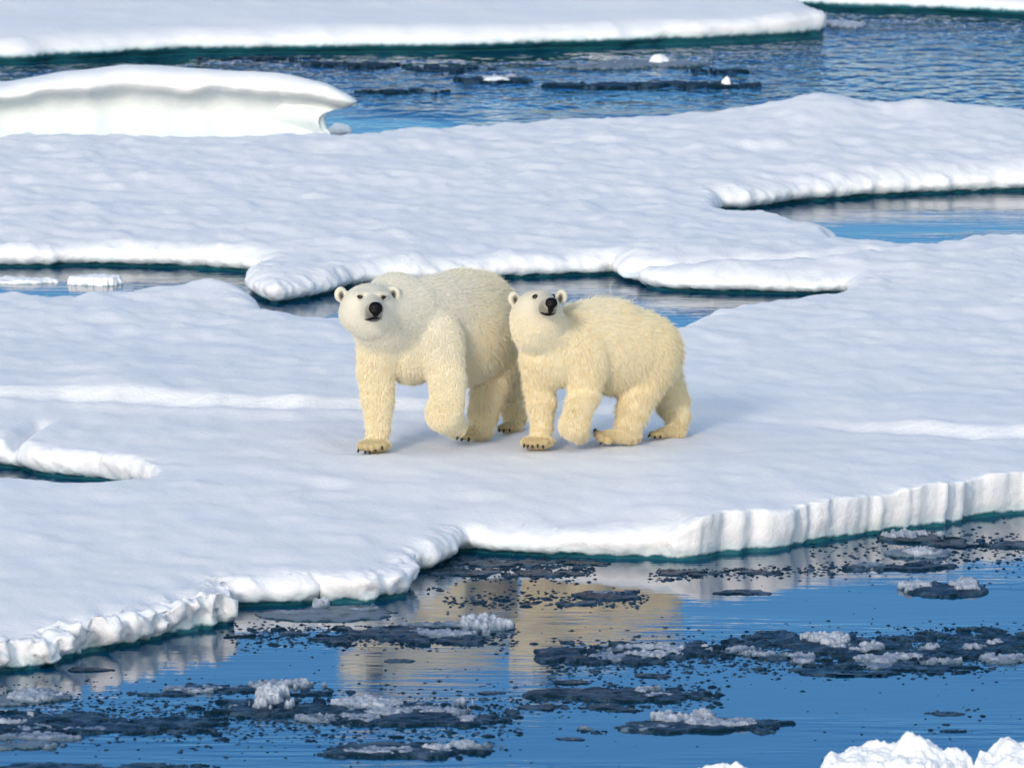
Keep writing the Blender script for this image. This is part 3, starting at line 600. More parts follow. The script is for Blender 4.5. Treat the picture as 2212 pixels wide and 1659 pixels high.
chips(42, 930, 1290, 1206, 1254, 4, 15, 'dark chip of broken ice among the crumbs just off the edge of the near floe', 'ice chips by the near floe edge')
chips(22, 1400, 1800, 1228, 1248, 4, 14, 'dark ice chip in the loose row in front of the fluted ice edge', 'ice chips in front of the fluted edge', -.03)
chips(24, 960, 1400, 1285, 1312, 4, 16, 'dark ice chip floating in the golden reflection of the bears', 'ice chips on the golden reflection')
chips(30, 450, 1120, 1350, 1395, 4, 16, 'dark ice chip loosened from the long raft with the snow heap', 'ice chips round the long raft')
chips(44, 1150, 2212, 1372, 1455, 4, 18, 'dark ice chip on the fringe of the large drift band', 'ice chips round the large drift band', -.03)
chips(46, 380, 1130, 1505, 1600, 4, 18, 'dark ice chip on the fringe of the lower left drift', 'ice chips round the lower left drift')
chips(20, 1120, 1560, 1480, 1535, 4, 14, 'dark ice chip beside the humped raft', 'ice chips round the humped raft')
chips(14, 1990, 2140, 1530, 1585, 3, 10, 'dark ice chip near the twin slabs on open water at the right', 'ice chips near the twin slabs')
chips(14, 1780, 2212, 1150, 1230, 4, 12, 'dark ice chip among the rafts under the fluted ice edge', 'ice chips among the right rafts')
chips(30, 0, 2212, 1300, 1659, 2, 7, 'tiny dark ice chip adrift alone on the smooth foreground water', 'stray ice chips')
# fine crumbs nobody could count
def crumbs():
    VV, QQ, off = [], [], 0
    bands = [(930, 1290, 1206, 1252, 0, 620), (1400, 1900, 1226, 1246, -.03, 330), (500, 1120, 1352, 1398, 0, 800), (1180, 2250, 1375, 1452, -.03, 2300), (0, 1130, 1500, 1600, 0, 2000), (1130, 1560, 1482, 1532, 0, 520), (1750, 2250, 1150, 1232, 0, 520), (0, 2250, 1290, 1659, 0, 300), (960, 1400, 1280, 1312, 0, 330)]
    base = np.array([(1, 0, 0), (.3, 1, .1), (-.8, .5, 0), (-.7, -.7, .1), (.4, -.9, 0), (0, 0, 1.0)])
    for x0, x1, y0, y1, sl, n in bands:
        for i in range(n):
            px = rg.uniform(x0, x1); py = rg.normal((y0 + y1) / 2, (y1 - y0) / 3.2) + sl * (px - (x0 + x1) / 2)
            c = atz(px, py, 0); s = rg.uniform(1.6, 3.0) ** 1.7 / 330
            if y0 == 1290: s *= .6
            v = base * rg.uniform(.6, 1.4, base.shape) * [s * 1.3, s, s * .5]; a = rg.uniform(0, 6.28)
            v = np.stack([v[:, 0] * math.cos(a) - v[:, 1] * math.sin(a), v[:, 0] * math.sin(a) + v[:, 1] * math.cos(a), v[:, 2]], 1) + c
            VV.append(v); QQ.append(np.array([(0, 1, 5), (1, 2, 5), (2, 3, 5), (3, 4, 5), (4, 0, 5)]) + off); off += 6
    o = mesh_obj('brash_ice', np.concatenate(VV), np.concatenate(QQ), M_dark, smooth=False)
    tag(o, 'fine dark crumbs of brash ice strewn over the foreground water', 'brash ice', kind='stuff')
crumbs()

# ------------------------------------------------------------------ bears
PXM = 1 / 280.0
class Bear:
    def __init__(s): s.pr = []; s.cut = []
    def ell(s, px, py, y, rx, ry, rd, yaw=0.0, pit=0.0, k=0.06, roll=0.0, **a):
        """ellipsoid: rx, ry (px) across and up, rd (m) in depth"""
        c = aty(px, py, y); cy, sy = math.cos(yaw), math.sin(yaw); cpp, spp = math.cos(pit), math.sin(pit); cr, sr = math.cos(roll), math.sin(roll)
        Rz = np.array([[cy, -sy, 0], [sy, cy, 0], [0, 0, 1]]); Rx = np.array([[1, 0, 0], [0, cpp, -spp], [0, spp, cpp]]); Ry = np.array([[cr, 0, sr], [0, 1, 0], [-sr, 0, cr]])
        s.pr.append(dict(t='e', c=c, r=np.array([rx * PXM, rd, ry * PXM]), M=(Rz @ Rx @ Ry).T, k=k, **a)); return s
    def cone(s, p, q, k=0.05, **a):
        s.pr.append(dict(t='c', a=aty(p[0], p[1], p[2]), b=aty(q[0], q[1], q[2]), ra=(p[3] - (6 if a.get('L', 0) > .024 and p[3] < 60 else 1)) * PXM, rb=(q[3] - (6 if a.get('L', 0) > .024 and q[3] < 60 else 1)) * PXM, k=k, **a)); return s
    @staticmethod
    def d(pr, P):
        if pr['t'] == 'e':
            q = (P - pr['c']) @ pr['M'].T
            k0 = np.linalg.norm(q / pr['r'], axis=-1); k1 = np.linalg.norm(q / pr['r'] ** 2, axis=-1)
            return k0 * (k0 - 1) / np.maximum(k1, 1e-9)
        ab = pr['b'] - pr['a']; t = np.clip(((P - pr['a']) @ ab) / (ab @ ab), 0, 1)
        return np.linalg.norm(P - pr['a'] - t[..., None] * ab, axis=-1) - (pr['ra'] + (pr['rb'] - pr['ra']) * t)
    def box(s, pr):
        if pr['t'] == 'e': m = pr['r'].max(); return pr['c'] - m, pr['c'] + m
        return np.minimum(pr['a'] - pr['ra'], pr['b'] - pr['rb']), np.maximum(pr['a'] + pr['ra'], pr['b'] + pr['rb'])
    @staticmethod
    def comb(D, di, pr):
        k = pr['k']
        if pr.get('sub'):
            h = np.maximum(k - np.abs(D + di), 0) / k; return np.maximum(D, -di) + h * h * k / 4
        h = np.maximum(k - np.abs(D - di), 0) / k; return np.minimum(D, di) - h * h * k / 4
    def sdf(s, P):
        D = np.full(P.shape[:-1], 1.0)
        for pr in s.pr: D = s.comb(D, s.d(pr, P), pr)
        return D
    def mesh(s, h=0.0115):
        lo = np.min([s.box(p)[0] for p in s.pr if not p.get('sub')], 0) - 0.08; hi = np.max([s.box(p)[1] for p in s.pr if not p.get('sub')], 0) + 0.08
        n = np.ceil((hi - lo) / h).astype(int) + 1
        D = np.full(n, 1.0, np.float32)
        for pr in s.pr:
            a, b = s.box(pr); mg = pr['k'] + 0.06
            i0 = np.clip(np.floor((a - mg - lo) / h).astype(int), 0, n - 1); i1 = np.clip(np.ceil((b + mg - lo) / h).astype(int) + 1, 1, n)
            ax = [lo[q] + h * np.arange(i0[q], i1[q]) for q in range(3)]
            P = np.stack(np.meshgrid(*ax, indexing='ij'), -1)
            sl = tuple(slice(i0[q], i1[q]) for q in range(3))
            D[sl] = s.comb(D[sl], s.d(pr, P), pr)
        # surface nets
        ins = D < 0
        cn = tuple(x - 1 for x in D.shape)
        acc = np.zeros(cn + (3,), np.float32); cnt = np.zeros(cn, np.float32)
        sl0 = lambda ax_off: tuple(slice(o, o + c) for o, c in zip(ax_off, cn))
        for ax in range(3):
            oth = [q for q in range(3) if q != ax]
            for u in (0, 1):
                for v in (0, 1):
                    o0 = [0, 0, 0]; o0[oth[0]] = u; o0[oth[1]] = v; o1 = list(o0); o1[ax] = 1
                    a = D[sl0(o0)]; b = D[sl0(o1)]; cr = (a < 0) != (b < 0)
                    t = np.where(cr, a / np.where(cr, a - b, 1), 0)
                    cnt += cr
                    for q in range(3): acc[..., q] += np.where(cr, t if q == ax else o0[q], 0)
        act = cnt > 0
        idx = np.full(cn, -1, np.int64); idx[act] = np.arange(act.sum())
        V = (np.argwhere(act) + acc[act] / cnt[act][:, None]) * h + lo
        F = []
        for ax in range(3):
            oth = [(ax + 1) % 3, (ax + 2) % 3]
            a = np.take(ins, range(0, D.shape[ax] - 1), ax); b = np.take(ins, range(1, D.shape[ax]), ax)
            e = np.argwhere(a != b); fl = a[tuple(e.T)]
            ok = (e[:, oth[0]] > 0) & (e[:, oth[1]] > 0) & (e[:, oth[0]] < cn[oth[0]]) & (e[:, oth[1]] < cn[oth[1]])
            e = e[ok]; fl = fl[ok]
            def cell(du, dv):
                c = e.copy(); c[:, oth[0]] -= du; c[:, oth[1]] -= dv; return idx[tuple(c.T)]
            q = np.stack([cell(1, 1), cell(0, 1), cell(0, 0), cell(1, 0)], 1)
            q[~fl] = q[~fl][:, ::-1]; F.append(q)
        F = np.concatenate(F); F = F[(F >= 0).all(1)]
        return V, F
    def attrs(s, P):
        W = np.zeros(len(P)); fl = np.zeros((len(P), 3)); ln = np.zeros(len(P)); tn = np.zeros(len(P))
        for pr in s.pr:
            if pr.get('sub'): continue
            w_ = np.exp(-np.maximum(s.d(pr, P) + 0.0, 0) / 0.035)
            W += w_; fl += w_[:, None] * np.array(pr['f'], float); ln += w_ * pr['L']; tn += w_ * pr['T']
        W = np.maximum(W, 1e-9)
        return fl / W[:, None], ln / W, tn / W
    def hit(s, px, py, y0=-1.2):
        d = ray(px, py); d = d / np.linalg.norm(d); t = (y0 - CAM[1]) / d[1]
        for _ in range(200):
            p = CAM + d * t; v = float(s.sdf(p[None])[0])
            if v < 0.0008: break
            t += max(v * 0.7, 0.0005)
        e = 0.004
        g = np.array([float(s.sdf((p + np.eye(3)[q] * e)[None])[0] - s.sdf((p - np.eye(3)[q] * e)[None])[0]) for q in range(3)])
        return p, g / np.linalg.norm(g)

def frame(n, up=(0, 0, 1)):
    n = np.array(n); u = np.array(up, float); u = u - (u @ n) * n; u /= np.linalg.norm(u); r = np.cross(u, n); return r, u, n
def blob(name, c, axes, rad, mat, parent, nu=24, nv=14, shape=None):
    th = np.linspace(0, 2 * np.pi, nu, endpoint=False); ph = np.linspace(0, np.pi, nv)
    TH, PH = np.meshgrid(th, ph, indexing='ij')
    D = np.stack([np.cos(TH) * np.sin(PH), np.sin(TH) * np.sin(PH), np.cos(PH)], -1).reshape(-1, 3)
    if shape is not None: D = shape(D)
    V = sum(np.outer(D[:, q] * rad[q], axes[q]) for q in range(3)) + np.array(c)
    idx = np.arange(nu * nv).reshape(nu, nv); j = np.roll(idx, -1, 0)
    q = np.stack([idx[:, :-1], idx[:, 1:], j[:, 1:], j[:, :-1]], -1).reshape(-1, 4)
    return mesh_obj(name, V, q, mat, parent=parent, origin=c)
def tube(name, pts, rads, mat, parent, nu=8):
    pts = np.array(pts); n = len(pts); V = []
    for i in range(n):
        t = pts[min(i + 1, n - 1)] - pts[max(i - 1, 0)]; t = t / np.linalg.norm(t)
        a = np.cross(t, [0, 1, 0.01]); a /= np.linalg.norm(a); b = np.cross(t, a)
        for k in range(nu):
            g = 2 * math.pi * k / nu; V.append(pts[i] + rads[i] * (math.cos(g) * a + math.sin(g) * b))
    Q = [(i * nu + k, i * nu + (k + 1) % nu, (i + 1) * nu + (k + 1) % nu, (i + 1) * nu + k) for i in range(n - 1) for k in range(nu)]
    return mesh_obj(name, V, Q, mat, parent=parent, origin=pts[n // 2])

def finish_bear(B, label, base, nose, eyes, mouth, ears, claws, muz, nfur, seed, inner):
    root = empty('polar_bear', base); tag(root, label, 'polar bear')
    V, F = B.mesh()
    noseP, noseN = B.hit(*nose[:2])
    earD = [B.hit(e[0], e[1])[0] for e in inner]
    muzC = aty(*muz[:3])
    def grey(P):
        g = np.zeros(len(P))
        dn = np.linalg.norm(P - muzC, axis=1); g = np.maximum(g, 0.92 * np.clip(1 - dn / muz[3], 0, 1) ** 0.5); g = np.maximum(g, 0.20 * np.clip(1 - np.linalg.norm(P - (noseP * .5 + (eyeP[0] + eyeP[1]) * .25), axis=1) / 0.13, 0, 1) ** 0.7)
        for e in earD:
            q = P - e; dd = np.sqrt((q[:, 0] / 0.019) ** 2 + (q[:, 1] / 0.05) ** 2 + (q[:, 2] / 0.036) ** 2); g = np.maximum(g, 0.99 * np.clip(1.3 - dd, 0, 1) ** 0.5)
        for c in claws:
            dn = np.linalg.norm(P - atc[c], axis=1); g = np.maximum(g, 0.38 * np.clip(1 - dn / 0.06, 0, 1))
        for e in eyeP:
            dn = np.linalg.norm(P - e, axis=1); g = np.maximum(g, 0.45 * sstep(0.042, 0.02, dn))
        return g
    atc = {}
    for c in claws: atc[c] = B.hit(c[0], c[1])[0]
    eyeP = [B.hit(e[0], e[1])[0] for e in eyes]
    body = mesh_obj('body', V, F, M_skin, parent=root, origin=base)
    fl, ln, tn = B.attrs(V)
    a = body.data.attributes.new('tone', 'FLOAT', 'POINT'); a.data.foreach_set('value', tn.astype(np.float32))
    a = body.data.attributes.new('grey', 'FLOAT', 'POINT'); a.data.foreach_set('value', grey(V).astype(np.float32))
    # -------- face
    r_, u_, n_ = frame(noseN); nr, nh = nose[2] * PXM, nose[3] * PXM
    view = (CAM - noseP) / np.linalg.norm(CAM - noseP)
    n2 = noseN * 0.4 + view * 0.6; n2 /= np.linalg.norm(n2); r_, u_, n_ = frame(n2)
    def nshape(D):
        D = D.copy(); q = np.hypot(D[:, 0], D[:, 1]); th_ = np.arctan2(D[:, 1], D[:, 0]); sq = (np.abs(np.cos(th_)) ** 2.6 + np.abs(np.sin(th_)) ** 2.6) ** (-1 / 2.6)
        D[:, 0] *= sq; D[:, 1] *= sq; D[:, 0] *= np.where(D[:, 1] < 0, 1 - 0.55 * np.minimum(1, np.abs(D[:, 1])) ** 1.5, 1 - 0.08 * np.abs(D[:, 1]))
        D[:, 2] = np.where(D[:, 2] > 0, D[:, 2] - 0.12 * D[:, 2] ** 3, D[:, 2])
        for sx_ in (-1, 1): D[:, 2] -= 0.16 * np.exp(-((D[:, 0] - sx_ * .45) / .16) ** 2 - ((D[:, 1] + .1) / .2) ** 2) * (D[:, 2] > 0)
        return D
    blob('nose', noseP + n_ * 0.004, (r_, u_, n_), (nr * .94, nh, nr * 0.55), M_nose, root, 32, 20, nshape)
    for i, e in enumerate(eyes):
        p, n = B.hit(e[0], e[1]); v = (CAM - p) / np.linalg.norm(CAM - p); n = n * 0.4 + v * 0.6; n /= np.linalg.norm(n)
        rr_, uu_, nn_ = frame(n, (e[4], 0, 1))
        def almond(D): D = D.copy(); D[:, 1] *= 1 - 0.45 * np.abs(D[:, 0]) ** 2; return D
        blob('eye', p - nn_ * 0.004, (rr_, uu_, nn_), (e[2] * PXM * 1.18, e[3] * PXM * 1.3, 0.012), M_eye, root, shape=almond)
    mp = []; mq = []
    for (x, y) in mouth:
        p, n = B.hit(x, y); mp.append(p); mq.append(n)
    k = len(mp); rads = [PXM * (0.9 + 2.3 * math.sin(math.pi * i / (k - 1)) ** 1.5) for i in range(k)]
    tube('mouth', [p + n * 0.001 for p, n in zip(mp, mq)], rads, M_lip, root)
    cm = min(mp, key=lambda q: abs(q[0] - noseP[0]))
    nb = noseP - u_ * nh * 0.75; gp = []
    for i in range(5):
        t = i / 4; q = nb * (1 - t) + cm * t; v = q - CAM; px_ = CX + FPX * v[0] / (v @ np.array([0, cp, -sp])); py_ = CY - FPX * (v @ np.array([0, sp, cp])) / (v @ np.array([0, cp, -sp]))
        p, n = B.hit(px_, py_); gp.append(p - n * 0.010)
    tube('lip_groove', gp, [0.028, 0.026, 0.021, 0.018, 0.017], M_lip, root, 12)
    for c in claws:
        p, n = B.hit(c[0], c[1]); L_ = c[2] * PXM * 1.35; v = np.array([c[3], -0.5, -0.75]); v /= np.linalg.norm(v); st = p - v * L_ * 0.5 + n * 0.006
        tube('claw', [st, st + v * L_ * 0.35 + n * 0.008, st + v * L_ * 0.7 + n * 0.008, st + v * L_], [c[4] * PXM, c[4] * PXM * 1.3, c[4] * PXM, 0.001], M_claw, root)
    # -------- fur strands
    rng = np.random.default_rng(seed)
    A, Bq, Cq, Dq = (V[F[:, q]] for q in range(4))
    T1 = np.cross(Bq - A, Cq - A); T2 = np.cross(Cq - A, Dq - A)
    ar = np.concatenate([np.linalg.norm(T1, axis=1), np.linalg.norm(T2, axis=1)])
    tri = np.concatenate([np.stack([A, Bq, Cq], 1), np.stack([A, Cq, Dq], 1)])
    VN = np.zeros_like(V); fn = T1 + T2
    for q in range(4): np.add.at(VN, F[:, q], fn)
    VN /= np.maximum(np.linalg.norm(VN, axis=1), 1e-9)[:, None]
    tn3 = np.concatenate([np.stack([VN[F[:, 0]], VN[F[:, 1]], VN[F[:, 2]]], 1), np.stack([VN[F[:, 0]], VN[F[:, 2]], VN[F[:, 3]]], 1)])
    pick = rng.choice(len(ar), nfur, p=ar / ar.sum()); uv = rng.random((nfur, 2)); fl_ = uv.sum(1) > 1; uv[fl_] = 1 - uv[fl_]
    bc = np.column_stack([1 - uv.sum(1), uv])
    P = np.einsum('ij,ijk->ik', bc, tri[pick]); Nn = np.einsum('ij,ijk->ik', bc, tn3[pick]); Nn /= np.linalg.norm(Nn, axis=1)[:, None]
    flow, L, T = B.attrs(P); G = grey(P)
    keep = np.linalg.norm((P - noseP) / [1, 1, 1], axis=1) > nr * 0.9
    for e in eyeP: keep &= np.linalg.norm(P - e, axis=1) > 0.024
    P, Nn, flow, L, T, G = (q[keep] for q in (P, Nn, flow, L, T, G))
    L = L * (0.80 + 0.5 * rng.random(len(P))) * np.where(L > 0.025, 1.2, 1.0)
    flow = flow + 0.16 * np.stack([fbm(P[:, 0] * 7 + o, P[:, 1] * 7, P[:, 2] * 7, oct=2, seed=seed + o) for o in (1, 2, 3)], 1)
    flow -= np.einsum('ij,ij->i', flow, Nn)[:, None] * Nn; flow /= np.maximum(np.linalg.norm(flow, axis=1), 1e-6)[:, None]
    # clumps
    nc = len(P) // 13
    kd = kdtree.KDTree(nc)
    for i in range(nc): kd.insert(P[i], i)
    kd.balance()
    ci = np.empty(len(P), int)
    for i in range(len(P)): ci[i] = kd.find(P[i])[1]
    lift = (0.20 + 0.20 * np.clip(L / 0.03, 0, 1)) + 0.12 * np.clip(L / 0.03, 0.2, 1) * fbm(P[:, 0] * 18, P[:, 1] * 18, P[:, 2] * 18, oct=2, seed=seed + 50)
    d0 = Nn * lift[:, None] * 1.3 + flow; d0 /= np.linalg.norm(d0, axis=1)[:, None]
    d1 = Nn * (lift * 0.45)[:, None] + flow + np.array([0, 0, -0.15]); d1 /= np.linalg.norm(d1, axis=1)[:, None]
    pts = [P - Nn * 0.004]; cur = P - Nn * 0.004; K = 5
    for i in range(1, K):
        f = i / (K - 1); dd = d0 * (1 - f) + d1 * f; dd /= np.linalg.norm(dd, axis=1)[:, None]; cur = cur + dd * (L / (K - 1))[:, None]; pts.append(cur)
    pts = np.stack(pts, 1)
    cl = (0.42 + 0.5 * rng.random(nc)[ci]) * np.clip(L / 0.035, 0.15, 1)
    ctr = pts[ci]
    for i in range(1, K):
        f = (i / (K - 1)) ** 1.2; w_ = (cl * f)[:, None]; pts[:, i] = pts[:, i] * (1 - w_) + ctr[:, i] * w_
    stray = (rng.random(len(P)) < 0.045)[:, None] * (Nn * 0.35 + 0.15 * rng.normal(size=P.shape)) * L[:, None]
    pts = pts + stray[:, None, :] * (np.linspace(0, 1, K) ** 1.5)[None, :, None]
    pts = pts + 0.0025 * rng.normal(size=pts.shape) * np.linspace(0, 1, K)[None, :, None]
    n = len(P)
    cv = bpy.data.hair_curves.new('fur'); cv.add_curves([K] * n)
    cv.points.foreach_set('position', (pts - np.array(base)).astype(np.float32).ravel())
    prf = np.array([1.0, 0.95, 0.8, 0.55, 0.15])
    rad = (0.00115 * prf)[None, :] * np.clip(L / 0.03, 0.42, 1)[:, None] * (0.7 + 0.6 * rng.random((n, 1)))
    cv.points.foreach_set('radius', rad.astype(np.float32).ravel())
    ctone = rng.normal(size=nc)[ci] * 0.13 * np.clip(L / 0.04, 0, 1)
    Tc = np.clip(T - 0.30 * sstep(1.15, 1.6, P[:, 2]) + ctone + 0.22 * fbm(P[:, 0] * 3, P[:, 1] * 3, P[:, 2] * 3, oct=3, seed=seed + 70) + 0.045 * rng.normal(size=n), 0, 1)  # paler with height: sunlight on the backs painted into the coat tone
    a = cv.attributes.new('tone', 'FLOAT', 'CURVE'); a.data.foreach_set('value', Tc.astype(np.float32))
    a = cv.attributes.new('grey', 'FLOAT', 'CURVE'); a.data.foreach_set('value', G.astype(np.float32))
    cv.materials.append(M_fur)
    fo = bpy.data.objects.new('fur', cv); COL.objects.link(fo); fo.parent = root
    return root

# flow directions
DN = (0, -0.05, -1)
def leg(B, pts, L=0.04, T=0.7, k=0.05, **kw):
    for i_, (p, q) in enumerate(zip(pts[:-1], pts[1:])): B.cone(p, q, k=k if i_ == 0 else 0.018, f=kw.get('f', DN), L=L, T=T)

# ---- bear 1: the big one, walking towards the camera
b1 = Bear()
ax1 = (0.52, 0.85, -0.1)
b1.ell(1038, 694, 1.22, 76, 104, .36, yaw=-.5, k=.20, f=(.5, .5, -.6), L=.045, T=.6)
b1.ell(990, 694, .85, 88, 112, .45, yaw=-.5, k=.20, f=(.5, .6, -.45), L=.045, T=.5)
b1.ell(992, 737, .82, 95, 90, .45, yaw=-.5, k=.20, f=(.35, .3, -.9), L=.05, T=.6)
b1.ell(925, 698, .45, 78, 100, .36, yaw=-.5, k=.20, f=(.4, .4, -.7), L=.035, T=.2)
b1.ell(890, 755, .30, 68, 72, .30, yaw=-.3, k=.12, f=(.1, 0, -1), L=.04, T=.45)
b1.cone((800, 674, -.16, 60), (862, 684, .20, 88), k=.10, f=(.35, .3, -.8), L=.025, T=.08)
b1.ell(828, 705, .02, 56, 50, .18, k=.10, f=(.1, 0, -1), L=.03, T=.12)
b1.ell(848, 622, .20, 40, 28, .20, k=.10, f=(.5, .5, -.2), L=.025, T=.05)
# shoulder and raised foreleg
b1.ell(940, 738, .20, 57, 78, .22, roll=-.25, k=.045, f=(.35, .2, -.9), L=.026, T=.15)
leg(b1, [(948, 735, .2, 54), (966, 822, .10, 45), (966, 868, .02, 41), (960, 894, -.02, 41)], L=.030, T=.50, k=.07)
b1.cone((958, 895, -.02, 38), (984, 922, .10, 26), k=.05, f=(.3, .3, -.8), L=.020, T=.55)
# planted foreleg
leg(b1, [(822, 735, .10, 56), (813, 800, .12, 45), (816, 862, .10, 39), (817, 925, .03, 29), (814, 950, .0, 27)], L=.038, T=.62, k=.06)
b1.ell(808, 962, -.05, 37, 14, .13, k=.04, f=(0, -.7, -.6), L=.014, T=.85)
for x in (779, 791, 804, 817, 829): b1.ell(x, 966.5 - abs(x - 801) * .10, -.155, 8.0, 9.5, .05, k=.012, f=(0, -.7, -.7), L=.010, T=.9)
# hind near
b1.ell(1062, 778, 1.08, 50, 66, .2, k=.05, f=(.1, .1, -1), L=.045, T=.7)
leg(b1, [(1062, 770, 1.08, 52), (1056, 835, .92, 44), (1045, 890, .80, 36), (1040, 920, .74, 30)], L=.045, T=.75, k=.07)
b1.cone((1040, 930, .74, 21), (1004, 935, .52, 14), k=.05, f=(-.7, -.5, -.5), L=.03, T=.9)
for x, y in ((990, 938), (1000, 942), (1012, 944)): b1.ell(x, y, .47, 8, 8, .04, k=.012, f=(-.5, -.7, -.5), L=.012, T=1)
# hind far
leg(b1, [(1075, 780, 1.35, 50), (1105, 858, 1.48, 34), (1112, 900, 1.38, 28), (1110, 918, 1.32, 22)], L=.04, T=.7, k=.06)
b1.cone((1110, 921, 1.30, 17), (1088, 924, 1.12, 11), k=.04, f=(-.6, -.6, -.5), L=.02, T=.9)
for x in (1080, 1090, 1101): b1.ell(x, 925, 1.08, 7, 7.5, .04, k=.012, f=(0, -.8, -.5), L=.01, T=1)
# head
hd = dict(L=.008, T=.06)
b1.ell(794, 660, -.22, 55, 43, .19, k=.06, f=(0, .5, -.5), **hd)
b1.ell(771, 681, -.19, 37, 31, .13, k=.06, f=(-.5, .3, -.7), L=.018, T=.12)
b1.ell(820, 686, -.17, 36, 32, .13, k=.06, f=(.5, .3, -.7), L=.018, T=.1)
b1.cone((800, 658, -.30, 31), (811, 671, -.66, 18), k=.045, f=(0, .9, -.2), L=.006, T=.10)
b1.ell(807, 683, -.58, 18.5, 12.5, .10, k=.02, f=(0, .5, -.7), L=.007, T=.12)
b1.ell(781, 635, -.355, 15, 6, .05, k=.04, f=(-.3, .5, .3), L=.008, T=.05)
b1.ell(827, 636, -.355, 14, 6, .05, k=.04, f=(.3, .5, .3), L=.008, T=.05)
for x, yy, s_ in ((736, 636, -1), (851, 634, 1)):
    b1.ell(x, yy, -.14, 14.5, 17, .032, yaw=-s_ * .35, k=.03, f=(s_ * .3, .2, .7), L=.006, T=.12)
    b1.ell(x - s_ * 2.0, yy + 3, -.185, 7.5, 10, .034, yaw=-s_ * .35, k=.012, sub=True)
for x in (779, 827.5): b1.ell(x, 642, -.425, 8, 5, .018, k=.02, sub=True)
g0 = GZ(-.9, 0.1)
finish_bear(b1, 'larger whiter polar bear, left of the pair, facing the camera with a forepaw lifted', (-1.0, .2, g0),
    (811.5, 668, 16.0, 15.5), [(779, 641.5, 7.0, 3.8, .12), (827.5, 642.3, 5.8, 3.8, -.12)], [(788, 690), (793, 690.5), (798, 690), (804, 687.5), (811, 687), (818, 687.5), (824, 689.5)],
    [(739, 639, -.17), (848, 637, -.17)], [(775.5, 972, 8, -.15, 1.9), (789.5, 974.5, 9, -.05, 2.0), (800, 975, 9, 0, 2.0), (812.5, 972.5, 9, .05, 2.0), (827, 968, 8, .15, 1.9),
     (987, 944, 7, -.6, 2), (998, 948, 7, -.3, 2), (1012, 949, 8, -.2, 2), (1079, 929, 6, -.1, 1.8), (1089, 930, 6, 0, 1.8), (1101, 929, 6, .1, 1.8)],
    (806, 684, -.66, .125), 400000, 11, [(737.8, 640, 3.6, 8.5, -.35), (849.5, 637.5, 3.8, 9, .35)])

# ---- bear 2: smaller and yellower, body side-on
b2 = Bear()
b2.ell(1392, 761, .80, 80, 79, .30, yaw=.35, k=.20, f=(.55, .1, -.7), L=.05, T=.72)
b2.ell(1325, 748, .60, 90, 88, .30, yaw=.35, k=.20, f=(.5, .1, -.6), L=.05, T=.62)
b2.ell(1318, 768, .55, 88, 70, .28, yaw=.35, k=.16, f=(.3, 0, -.9), L=.05, T=.7)
b2.ell(1258, 740, .42, 80, 83, .29, yaw=.35, k=.18, f=(.6, .1, -.6), L=.045, T=.5)
b2.ell(1225, 745, .32, 66, 74, .27, k=.10, f=(.3, 0, -.9), L=.04, T=.55)
b2.ell(1306, 684, .58, 46, 22, .13, k=.14, f=(.6, 0, .35), L=.085, T=.55)
b2.cone((1160, 694, .02, 52), (1188, 752, .22, 60), k=.08, f=(.05, 0, -1), L=.028, T=.45)
b2.ell(1150, 712, .0, 43, 44, .14, k=.07, f=(.0, 0, -1), L=.03, T=.35)
b2.ell(1192, 785, .22, 56, 50, .2, k=.08, f=(.1, 0, -1), L=.045, T=.6)
# raised foreleg (screen right)
b2.ell(1256, 775, .20, 54, 68, .18, roll=-.2, k=.05, f=(.35, 0, -.9), L=.045, T=.55)
leg(b2, [(1262, 800, .20, 48), (1262, 850, .14, 38), (1247, 893, .06, 33), (1240, 918, .04, 34)], L=.040, T=.68, k=.06)
b2.cone((1241, 918, .04, 33), (1254, 938, .14, 23), k=.05, f=(.2, .2, -.9), L=.025, T=.65)
# planted foreleg
leg(b2, [(1172, 775, .18, 52), (1166, 830, .22, 38), (1169, 868, .22, 35), (1170, 920, .18, 27), (1168, 942, .15, 26)], L=.042, T=.72, k=.06)
b2.ell(1160, 955, .12, 36, 14, .12, k=.04, f=(0, -.7, -.6), L=.016, T=.95)
for x in (1134, 1145, 1156, 1167, 1178): b2.ell(x, 958 - abs(x - 1154) * .08, .025, 7.5, 9, .045, k=.012, f=(0, -.7, -.7), L=.012, T=1)
# hind near
b2.ell(1398, 782, .64, 58, 74, .19, roll=.15, k=.05, f=(.2, .1, -1), L=.052, T=.75)
leg(b2, [(1392, 775, .66, 60), (1378, 842, .56, 49), (1368, 885, .50, 39), (1357, 920, .44, 31)], L=.052, T=.75, k=.07)
b2.cone((1366, 938, .46, 23), (1306, 942, .30, 17), k=.05, f=(-.8, -.3, -.4), L=.03, T=.95)
for x, y in ((1291, 938), (1300, 947), (1314, 950)): b2.ell(x, y, .24, 9, 8.5, .045, k=.012, f=(-.6, -.5, -.5), L=.016, T=1)
# hind far
leg(b2, [(1425, 800, .98, 50), (1452, 868, 1.10, 40), (1463, 895, 1.05, 31), (1462, 922, .94, 24)], L=.045, T=.72, k=.07)
b2.cone((1460, 931, .90, 19), (1424, 936, .72, 11), k=.04, f=(-.7, -.4, -.5), L=.02, T=.95)
for x in (1409, 1419, 1431): b2.ell(x, 938, .68, 7.5, 7.5, .04, k=.012, f=(-.3, -.7, -.5), L=.012, T=1)
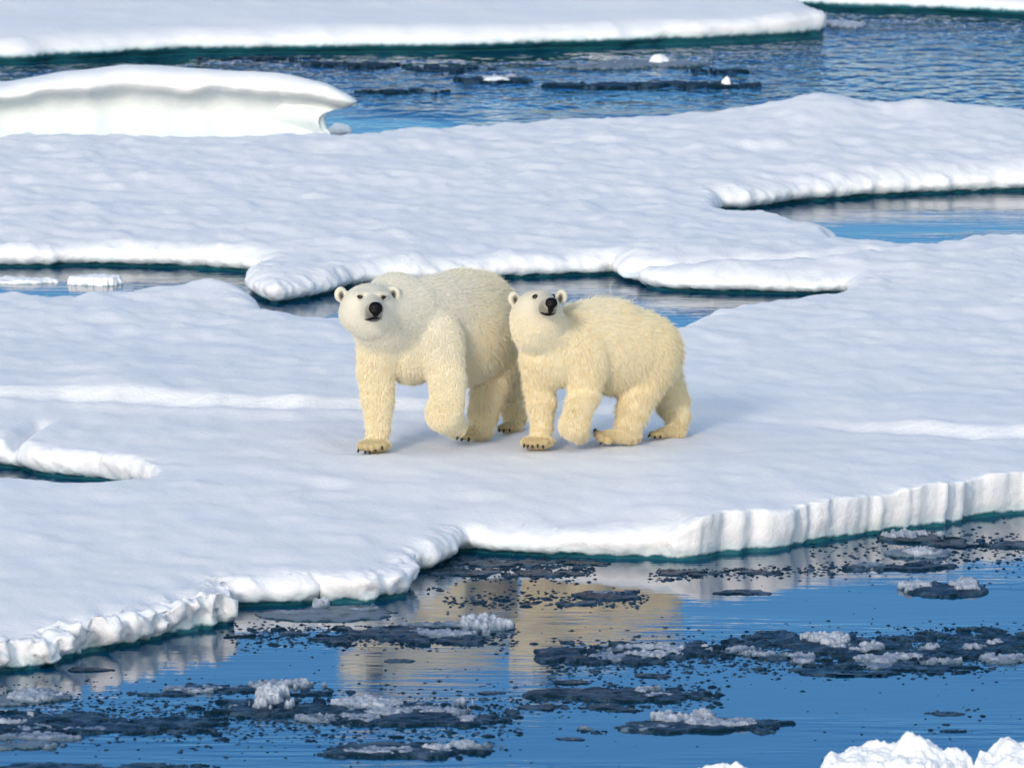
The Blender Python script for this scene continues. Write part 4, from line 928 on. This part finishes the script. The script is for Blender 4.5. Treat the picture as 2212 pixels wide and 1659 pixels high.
# head
b2.ell(1162, 664, .0, 48, 36, .165, roll=.05, k=.05, f=(-.2, .6, -.4), L=.008, T=.18)
b2.ell(1140, 684, .02, 36, 34, .14, k=.06, f=(-.4, .2, -.8), L=.022, T=.3)
b2.ell(1184, 690, .02, 34, 32, .13, k=.06, f=(.4, .2, -.8), L=.022, T=.35)
b2.cone((1172, 657, -.08, 30), (1189.5, 660, -.38, 16.5), k=.045, f=(-.2, .9, -.1), L=.006, T=.2)
b2.ell(1183, 671, -.31, 18.5, 11, .09, yaw=-.2, k=.022, f=(0, .5, -.7), L=.008, T=.25)
for x, yy, s_ in ((1110, 645, -1), (1213, 641, 1)):
    b2.ell(x, yy, .06, 13.5, 16, .030, yaw=-s_ * .35, k=.03, f=(s_ * .3, .2, .7), L=.006, T=.15)
    b2.ell(x - s_ * 2.0, yy + 2.5, .017, 7, 9.5, .033, yaw=-s_ * .35, k=.012, sub=True)
b2.ell(1156.5, 641.5, -.17, 7.5, 5, .018, k=.02, sub=True)
finish_bear(b2, 'smaller polar bear with yellower shaggy coat, right of the pair, body side-on and muzzle raised', (.8, .5, GZ(.8, .5)),
    (1191, 656, 14.2, 12.8), [(1156.4, 641.3, 6.3, 4.4, .1), (1196.4, 640.5, 3.2, 4.6, 0)], [(1169, 675.5), (1174, 677.5), (1181, 679), (1188, 679.5), (1195, 678.5), (1200, 676.5)],
    [(1113, 648, .03), (1211, 644, .03)], [(1132.7, 962, 8, -.1, 1.8), (1142, 963, 8, -.05, 1.8), (1150, 963, 8, 0, 1.8), (1162, 962, 8, .05, 1.8), (1175, 963, 8, .1, 1.8),
     (1286, 932, 7, -.8, 2), (1298, 955, 7, -.4, 1.8), (1312, 959, 8, -.2, 2), (1322, 959, 7, 0, 1.8), (1404, 941, 6, -.5, 1.8), (1414, 943, 6, -.3, 1.8), (1428, 943, 6, 0, 1.8)],
    (1183, 675, -.36, .12), 360000, 29, [(1113.6, 648.3, 4.0, 9, -.4), (1210.6, 645, 2.7, 7, .1)])
